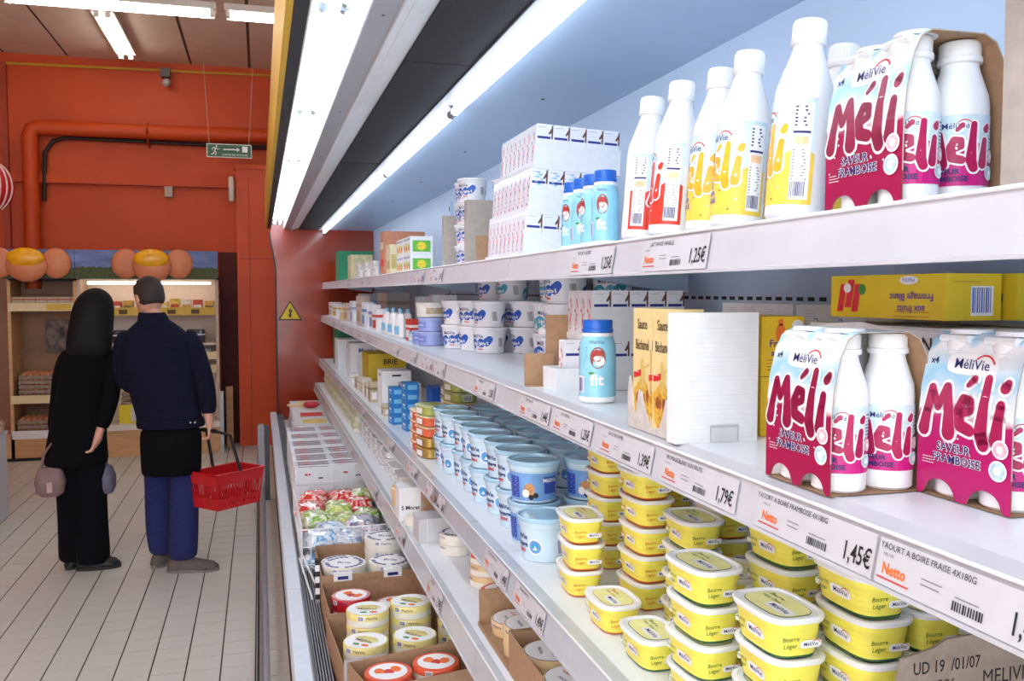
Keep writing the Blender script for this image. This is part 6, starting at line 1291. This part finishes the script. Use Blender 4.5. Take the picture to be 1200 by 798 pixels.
# --- man in navy jacket, seen from behind, holding the red basket
man = thing('person', 'person in navy jacket and blue trousers, back turned, holding a red basket', 'person', (-0.50, 5.63, 0))
J = dict(pel=(-0.02, 0.04, 0.93, 0.13), sp=(-0.05, 0.06, 1.15, 0.11), ch=(-0.08, 0.07, 1.32, 0.10), nk=(-0.105, 0.08, 1.50, 0.06), hd=(-0.13, 0.10, 1.60, 0.06),
         hr=(0.06, 0.03, 0.88, 0.09), kr=(0.03, 0.0, 0.50, 0.065), ar=(0.0, -0.01, 0.10, 0.045), hl=(-0.10, 0.06, 0.88, 0.09), kl=(-0.09, 0.10, 0.50, 0.065), al=(-0.105, 0.14, 0.10, 0.045),
         sr=(0.07, 0.065, 1.36, 0.042), er=(0.165, 0.04, 1.14, 0.036), wr=(0.195, 0.02, 0.915, 0.03), sl=(-0.25, 0.10, 1.36, 0.042), el=(-0.285, 0.16, 1.13, 0.036), wl=(-0.16, 0.36, 1.10, 0.03))
E_ = [('pel', 'sp'), ('sp', 'ch'), ('ch', 'nk'), ('nk', 'hd'), ('pel', 'hr'), ('hr', 'kr'), ('kr', 'ar'), ('pel', 'hl'), ('hl', 'kl'), ('kl', 'al'), ('ch', 'sr'), ('sr', 'er'), ('er', 'wr'), ('ch', 'sl'), ('sl', 'el'), ('el', 'wl')]
fingers(J, E_, 'wr', (0.20, 0.015, 0.870), (0.1, 0, -1), (0.2, 1, 0), (-1, 0.1, 0.0), 'r')
fingers(J, E_, 'wl', (-0.12, 0.40, 1.10), (0.6, 0.8, 0), (0, 0, 1), (0.8, -0.6, 0), 'l')
skin_body('body', man, J, E_, 'pel', SKIN)
hd = head_face(man, (-0.135, 0.105, 1.643), 0.62, SKIN, 1.0); hd.rotation_euler = (-0.22, -0.06, 0.62)
m = MB(); rg = []
for z, rx, ry, oy in [(-0.055, 0.060, 0.050, -0.036), (-0.035, 0.074, 0.064, -0.030), (-0.01, 0.079, 0.076, -0.024), (0.03, 0.081, 0.098, -0.010), (0.07, 0.074, 0.096, -0.008), (0.10, 0.052, 0.070, -0.010), (0.119, 0.018, 0.024, -0.01)]:
    rg.append([(rx * cos(2 * PI * j / 22), oy + ry * sin(2 * PI * j / 22), z) for j in range(22)])
m.loft(rg); o = m.build('hair', HAIRB, man, (-0.135, 0.105, 1.643), (-0.22, -0.06, 0.62), ang=80)
m = ringloft([(-0.02, 0.04, 0.872, 0.185, 0.135), (-0.022, 0.042, 0.90, 0.19, 0.14), (-0.03, 0.045, 0.93, 0.182, 0.135), (-0.055, 0.05, 1.05, 0.19, 0.14), (-0.075, 0.06, 1.2, 0.205, 0.145), (-0.088, 0.065, 1.32, 0.208, 0.145), (-0.092, 0.07, 1.40, 0.195, 0.13), (-0.098, 0.075, 1.455, 0.15, 0.105), (-0.105, 0.08, 1.495, 0.095, 0.082), (-0.108, 0.085, 1.52, 0.072, 0.07)], 26)
limb([(0.05, 0.07, 1.425), (0.09, 0.065, 1.38), (0.135, 0.05, 1.25), (0.172, 0.04, 1.13), (0.188, 0.03, 1.02), (0.198, 0.02, 0.925)], [0.055, 0.075, 0.068, 0.062, 0.056, 0.048], 16, m)
limb([(-0.235, 0.09, 1.425), (-0.268, 0.10, 1.38), (-0.285, 0.13, 1.25), (-0.285, 0.15, 1.12), (-0.23, 0.27, 1.09), (-0.17, 0.35, 1.09)], [0.055, 0.075, 0.07, 0.064, 0.056, 0.05], 16, m)
o = sub(m.build('jacket', JACK, man, ang=60))
m = ringloft([(-0.108, 0.078, 1.485, 0.092, 0.085), (-0.112, 0.08, 1.52, 0.085, 0.08), (-0.118, 0.085, 1.548, 0.074, 0.072), (-0.116, 0.085, 1.51, 0.070, 0.068)], 22); m.build('collar', JACK, man, ang=60)
m = ringloft([(-0.02, 0.04, 0.868, 0.19, 0.14), (-0.02, 0.04, 0.888, 0.194, 0.144), (-0.022, 0.042, 0.912, 0.192, 0.142)], 26); m.build('waistband', JACK, man, ang=60)
m = MB()
for x in (0.1, 0.125): m.ell((x, -0.098, 0.905), (0.006, 0.004, 0.006), 8, 5)
m.build('snap_buttons', CHROME, man)
m = ringloft([(-0.02, 0.02, 0.585, 0.166, 0.150), (-0.02, 0.02, 0.60, 0.170, 0.152), (-0.02, 0.025, 0.70, 0.172, 0.152), (-0.02, 0.03, 0.80, 0.176, 0.150), (-0.02, 0.035, 0.89, 0.176, 0.140)], 24)
sub(m.build('apron', APR, man, ang=60))
m = ringloft([(0.035, 0.0, 0.07, 0.085, 0.085), (0.038, 0.0, 0.12, 0.082, 0.085), (0.04, 0.0, 0.2, 0.087, 0.085), (0.045, 0.01, 0.35, 0.085, 0.085), (0.05, 0.015, 0.5, 0.085, 0.088), (0.055, 0.02, 0.65, 0.088, 0.1), (0.05, 0.03, 0.86, 0.1, 0.11)], 20)
ringloft([(-0.095, 0.13, 0.07, 0.075, 0.075), (-0.098, 0.13, 0.14, 0.075, 0.075), (-0.1, 0.12, 0.2, 0.082, 0.08), (-0.1, 0.1, 0.35, 0.085, 0.085), (-0.095, 0.085, 0.5, 0.085, 0.088), (-0.095, 0.06, 0.65, 0.088, 0.1), (-0.09, 0.045, 0.86, 0.1, 0.11)], 20, m)
sub(m.build('trousers', JEAN, man, ang=60))
def shoe(par, loc, rz, up, sole, L=0.29, name='shoe'):
    m = MB(); rg = []
    for t_, hw, hh in [(0.0, 0.022, 0.05), (0.06, 0.036, 0.085), (0.2, 0.040, 0.098), (0.36, 0.044, 0.098), (0.55, 0.048, 0.080), (0.75, 0.053, 0.066), (0.9, 0.045, 0.056), (1.0, 0.016, 0.034)]:
        x = -0.07 + L * t_; rg.append([(x, hw * cos(a), 0.022 + max(0, sin(a)) * (hh - 0.022) - (0.006 if sin(a) < 0 else 0)) for a in [2 * PI * j / 16 for j in range(16)]])
    m.loft(rg); o = m.build(name, up, par, loc, (0, 0, rz), ang=60)
    q = MB(); pts = []
    for z in (0.0, 0.022):
        ring = []
        for j in range(26):
            a = 2 * PI * j / 26; x = cos(a); ring.append((-0.07 + L / 2 + (L / 2 + 0.006) * x, (0.046 + 0.006 * x) * math.copysign(abs(sin(a)) ** 0.8, sin(a)), z))
        pts.append(ring)
    q.loft(pts); q.build('sole', sole, o)
    l = MB()
    for k in range(3): l.tube([(0.02 + 0.022 * k, -0.022, 0.09 - 0.010 * k), (0.026 + 0.022 * k, 0, 0.1 - 0.010 * k), (0.02 + 0.022 * k, 0.022, 0.09 - 0.010 * k)], 0.004, 5)
    l.build('laces', INK, o); return o
shoe(man, (0.02, -0.015, 0), -0.12, SHOE, mat('grey_sole', (120, 116, 112), 0.7))
shoe(man, (-0.10, 0.14, 0), 0.9, SHOE, mat('grey_sole', (120, 116, 112)))

# --- woman in a black coat
wom = thing('person', 'person in long black coat with long black hair, back turned', 'person', (-1.045, 5.83, 0))
J = dict(pel=(-0.02, 0.03, 0.92, 0.12), sp=(0.02, 0.04, 1.12, 0.085), ch=(0.05, 0.05, 1.25, 0.075), nk=(0.07, 0.05, 1.42, 0.045), hd=(0.08, 0.06, 1.52, 0.05),
         hr=(0.05, 0.02, 0.86, 0.085), kr=(0.05, 0.02, 0.48, 0.055), ar=(0.03, 0.0, 0.08, 0.04), hl=(-0.08, 0.03, 0.86, 0.085), kl=(-0.07, 0.05, 0.48, 0.055), al=(-0.06, 0.06, 0.08, 0.04),
         sr=(0.145, 0.035, 1.25, 0.034), er=(0.172, -0.01, 1.05, 0.03), wr=(0.12, -0.06, 0.85, 0.026), sl=(-0.05, 0.06, 1.25, 0.034), el=(-0.122, 0.10, 1.05, 0.03), wl=(-0.14, 0.02, 0.82, 0.026))
E_ = [('pel', 'sp'), ('sp', 'ch'), ('ch', 'nk'), ('nk', 'hd'), ('pel', 'hr'), ('hr', 'kr'), ('kr', 'ar'), ('pel', 'hl'), ('hl', 'kl'), ('kl', 'al'), ('ch', 'sr'), ('sr', 'er'), ('er', 'wr'), ('ch', 'sl'), ('sl', 'el'), ('el', 'wl')]
fingers(J, E_, 'wr', (0.105, -0.075, 0.80), (-0.25, -0.1, -1), (0.3, 1, 0), (-1, 0.2, 0), 'r')
fingers(J, E_, 'wl', (-0.15, 0.0, 0.775), (0, -0.1, -1), (0, 1, 0), (1, 0, 0), 'l')
skin_body('body', wom, J, E_, 'pel', SKIN)
hd = head_face(wom, (0.085, 0.065, 1.565), -0.5, SKIN, 0.95); hd.rotation_euler = (-0.15, 0, -0.5)
m = ringloft([(0.055, 0.0, 1.27, 0.115, 0.05), (0.06, -0.005, 1.34, 0.13, 0.07), (0.065, 0.01, 1.42, 0.128, 0.09), (0.075, 0.03, 1.50, 0.122, 0.105), (0.082, 0.045, 1.58, 0.118, 0.108), (0.09, 0.055, 1.64, 0.098, 0.098), (0.092, 0.06, 1.68, 0.058, 0.06), (0.092, 0.06, 1.695, 0.015, 0.015)], 24)
sub(m.build('hair', HAIRD, wom, ang=70))
m = ringloft([(-0.03, 0.03, 0.62, 0.178, 0.15), (-0.03, 0.03, 0.66, 0.18, 0.152), (-0.025, 0.03, 0.78, 0.165, 0.145), (-0.01, 0.035, 0.92, 0.152, 0.135), (0.01, 0.04, 1.06, 0.142, 0.12), (0.035, 0.045, 1.2, 0.148, 0.12), (0.05, 0.05, 1.29, 0.145, 0.108), (0.06, 0.05, 1.345, 0.11, 0.085), (0.068, 0.05, 1.39, 0.066, 0.062), (0.07, 0.05, 1.43, 0.055, 0.055)], 26)
limb([(0.13, 0.045, 1.315), (0.165, 0.04, 1.27), (0.182, 0.01, 1.15), (0.178, -0.02, 1.04), (0.15, -0.045, 0.94), (0.122, -0.06, 0.845)], [0.045, 0.062, 0.056, 0.052, 0.048, 0.043], 16, m)
limb([(-0.035, 0.055, 1.315), (-0.07, 0.06, 1.27), (-0.11, 0.085, 1.15), (-0.125, 0.1, 1.04), (-0.14, 0.06, 0.92), (-0.142, 0.02, 0.82)], [0.045, 0.062, 0.056, 0.052, 0.048, 0.043], 16, m)
sub(m.build('coat', COAT, wom, ang=60))
m = ringloft([(0.055, -0.01, 0.025, 0.10, 0.10), (0.055, -0.01, 0.1, 0.096, 0.095), (0.055, 0.0, 0.3, 0.086, 0.085), (0.055, 0.015, 0.5, 0.082, 0.082), (0.05, 0.02, 0.8, 0.095, 0.1)], 20)
ringloft([(-0.055, 0.06, 0.03, 0.098, 0.10), (-0.055, 0.06, 0.1, 0.094, 0.095), (-0.06, 0.05, 0.3, 0.086, 0.085), (-0.07, 0.045, 0.5, 0.082, 0.082), (-0.07, 0.03, 0.8, 0.095, 0.1)], 20, m)
sub(m.build('trousers', TROUB, wom, ang=60))
shoe(wom, (0.035, -0.02, 0), 0.1, mat('black_shoe', (14, 13, 15), 0.5), SOLE, 0.24); shoe(wom, (-0.05, 0.05, 0), 0.9, mat('black_shoe', (14, 13, 15)), SOLE, 0.24)
t = thing('handbag', 'small dusty pink handbag hanging beside the black trousers', 'bag', (-1.20, 5.76, 0.47))
HB = mat('dusty_pink_leather', (120, 96, 94), 0.6, 0.15, 20)
MB().sq([(0.05, 0.035, 0), (0.075, 0.045, 0.02), (0.085, 0.05, 0.09), (0.07, 0.035, 0.15), (0.05, 0.015, 0.17)], 20, e=0.6).build('pouch', HB, t)
MB().tube([(-0.05, 0, 0.15), (-0.03, 0, 0.25), (0.01, 0, 0.31), (0.04, 0, 0.25), (0.05, 0, 0.15)], 0.009, 8).build('strap', HB, t); MB().box(-0.01, 0.02, -0.056, -0.05, 0.03, 0.09).build('clasp', mat('pale_clasp', (170, 140, 136), 0.4), t)
t = thing('carrier_bag', 'greyish bag showing beside the black trousers on the right', 'bag', (-0.905, 5.86, 0.455))
MB().sq([(0.03, 0.06, 0), (0.045, 0.075, 0.03), (0.045, 0.075, 0.10), (0.025, 0.04, 0.16)], 18, e=0.7).build('pouch', mat('grey_violet_bag', (92, 90, 112), 0.6, 0.2, 20), t); MB().tube([(0, -0.03, 0.15), (-0.02, -0.01, 0.27), (-0.03, 0.02, 0.27), (0, 0.03, 0.15)], 0.006, 6).build('strap', mat('grey_violet_bag', (92, 90, 112)), t)
# --- red shopping basket
BRZ = 0.72; BL, BW, BH = 0.355, 0.25, 0.21
RB = mat('red_basket_plastic', (190, 16, 24), 0.4, 0.06, 30, coat=0.2); HBK = mat('black_handle', (22, 22, 24), 0.5)
bc = (-0.205, 5.60, 0.395)
t = thing('shopping_basket', 'red plastic shopping basket with black handle held at the man\'s side', 'basket', bc, BRZ)
t['label'] = 'red plastic shopping basket with a black handle hanging from a hand'
k0 = 0.86
def bp(u, v, side):      # u along a side (-1..1), v up (0..1)
    s = k0 + (1 - k0) * v
    x, y = {0: (u * BL / 2, -BW / 2), 1: (BL / 2, u * BW / 2), 2: (-u * BL / 2, BW / 2), 3: (-BL / 2, -u * BW / 2)}[side]
    return (x * s, y * s, v * BH)
for side in range(4):
    n = 15 if side % 2 == 0 else 10; m = MB()
    rows = [(0.0, 0.30, 0), (0.30, 0.68, 1), (0.68, 1.0, 0)]
    def patch(u0, u1, v0, v1):
        P = [Vector(bp(u0, v0, side)), Vector(bp(u1, v0, side)), Vector(bp(u1, v1, side)), Vector(bp(u0, v1, side))]
        nn = (P[1] - P[0]).cross(P[3] - P[0]).normalized() * 0.0022
        vs = [tuple(p + nn) for p in P] + [tuple(p - nn) for p in P]
        m.add(vs, [(0, 1, 2, 3), (7, 6, 5, 4), (0, 4, 5, 1), (1, 5, 6, 2), (2, 6, 7, 3), (3, 7, 4, 0)], 0)
    patch(-1, 1, 0.0, 0.12); patch(-1, 1, 0.20, 0.30); patch(-1, 1, 0.70, 1.0)
    for i in range(n * 2 + 1):
        u0, u1 = -1 + 2 * i / (n * 2 + 1), -1 + 2 * (i + 1) / (n * 2 + 1)
        if i % 2 == 0: patch(u0, u1, 0.30, 0.70)
        if i % 4 != 2: patch(u0, u1, 0.12, 0.20)
    m.build('basket_side', RB, t)
MB().box(-BL / 2 * k0, BL / 2 * k0, -BW / 2 * k0, BW / 2 * k0, 0, 0.004).build('basket_floor', RB, t)
m = MB().tube([(x, y, BH) for x, y in ((-BL / 2, -BW / 2), (0, -BW / 2), (BL / 2, -BW / 2), (BL / 2, 0), (BL / 2, BW / 2), (0, BW / 2), (-BL / 2, BW / 2), (-BL / 2, 0), (-BL / 2, -BW / 2))], 0.008, 8); m.build('rim', RB, t)
q = Vector((-0.302, 5.642, 0.838)) - Vector(bc); q = Matrix.Rotation(-BRZ, 3, 'Z') @ q
for s in (-1, 1):
    m = MB().tube([(0.0, s * BW / 2, BH), (q.x * 0.8, s * (BW / 2 - 0.02) + q.y * 0.25, q.z - 0.015), (q.x, s * 0.055 + q.y, q.z)], 0.0095, 8); m.build('handle_bar', HBK, t)
MB().tube([(q.x, q.y - 0.065, q.z), (q.x, q.y + 0.065, q.z)], 0.0125, 10).build('grip', HBK, t)
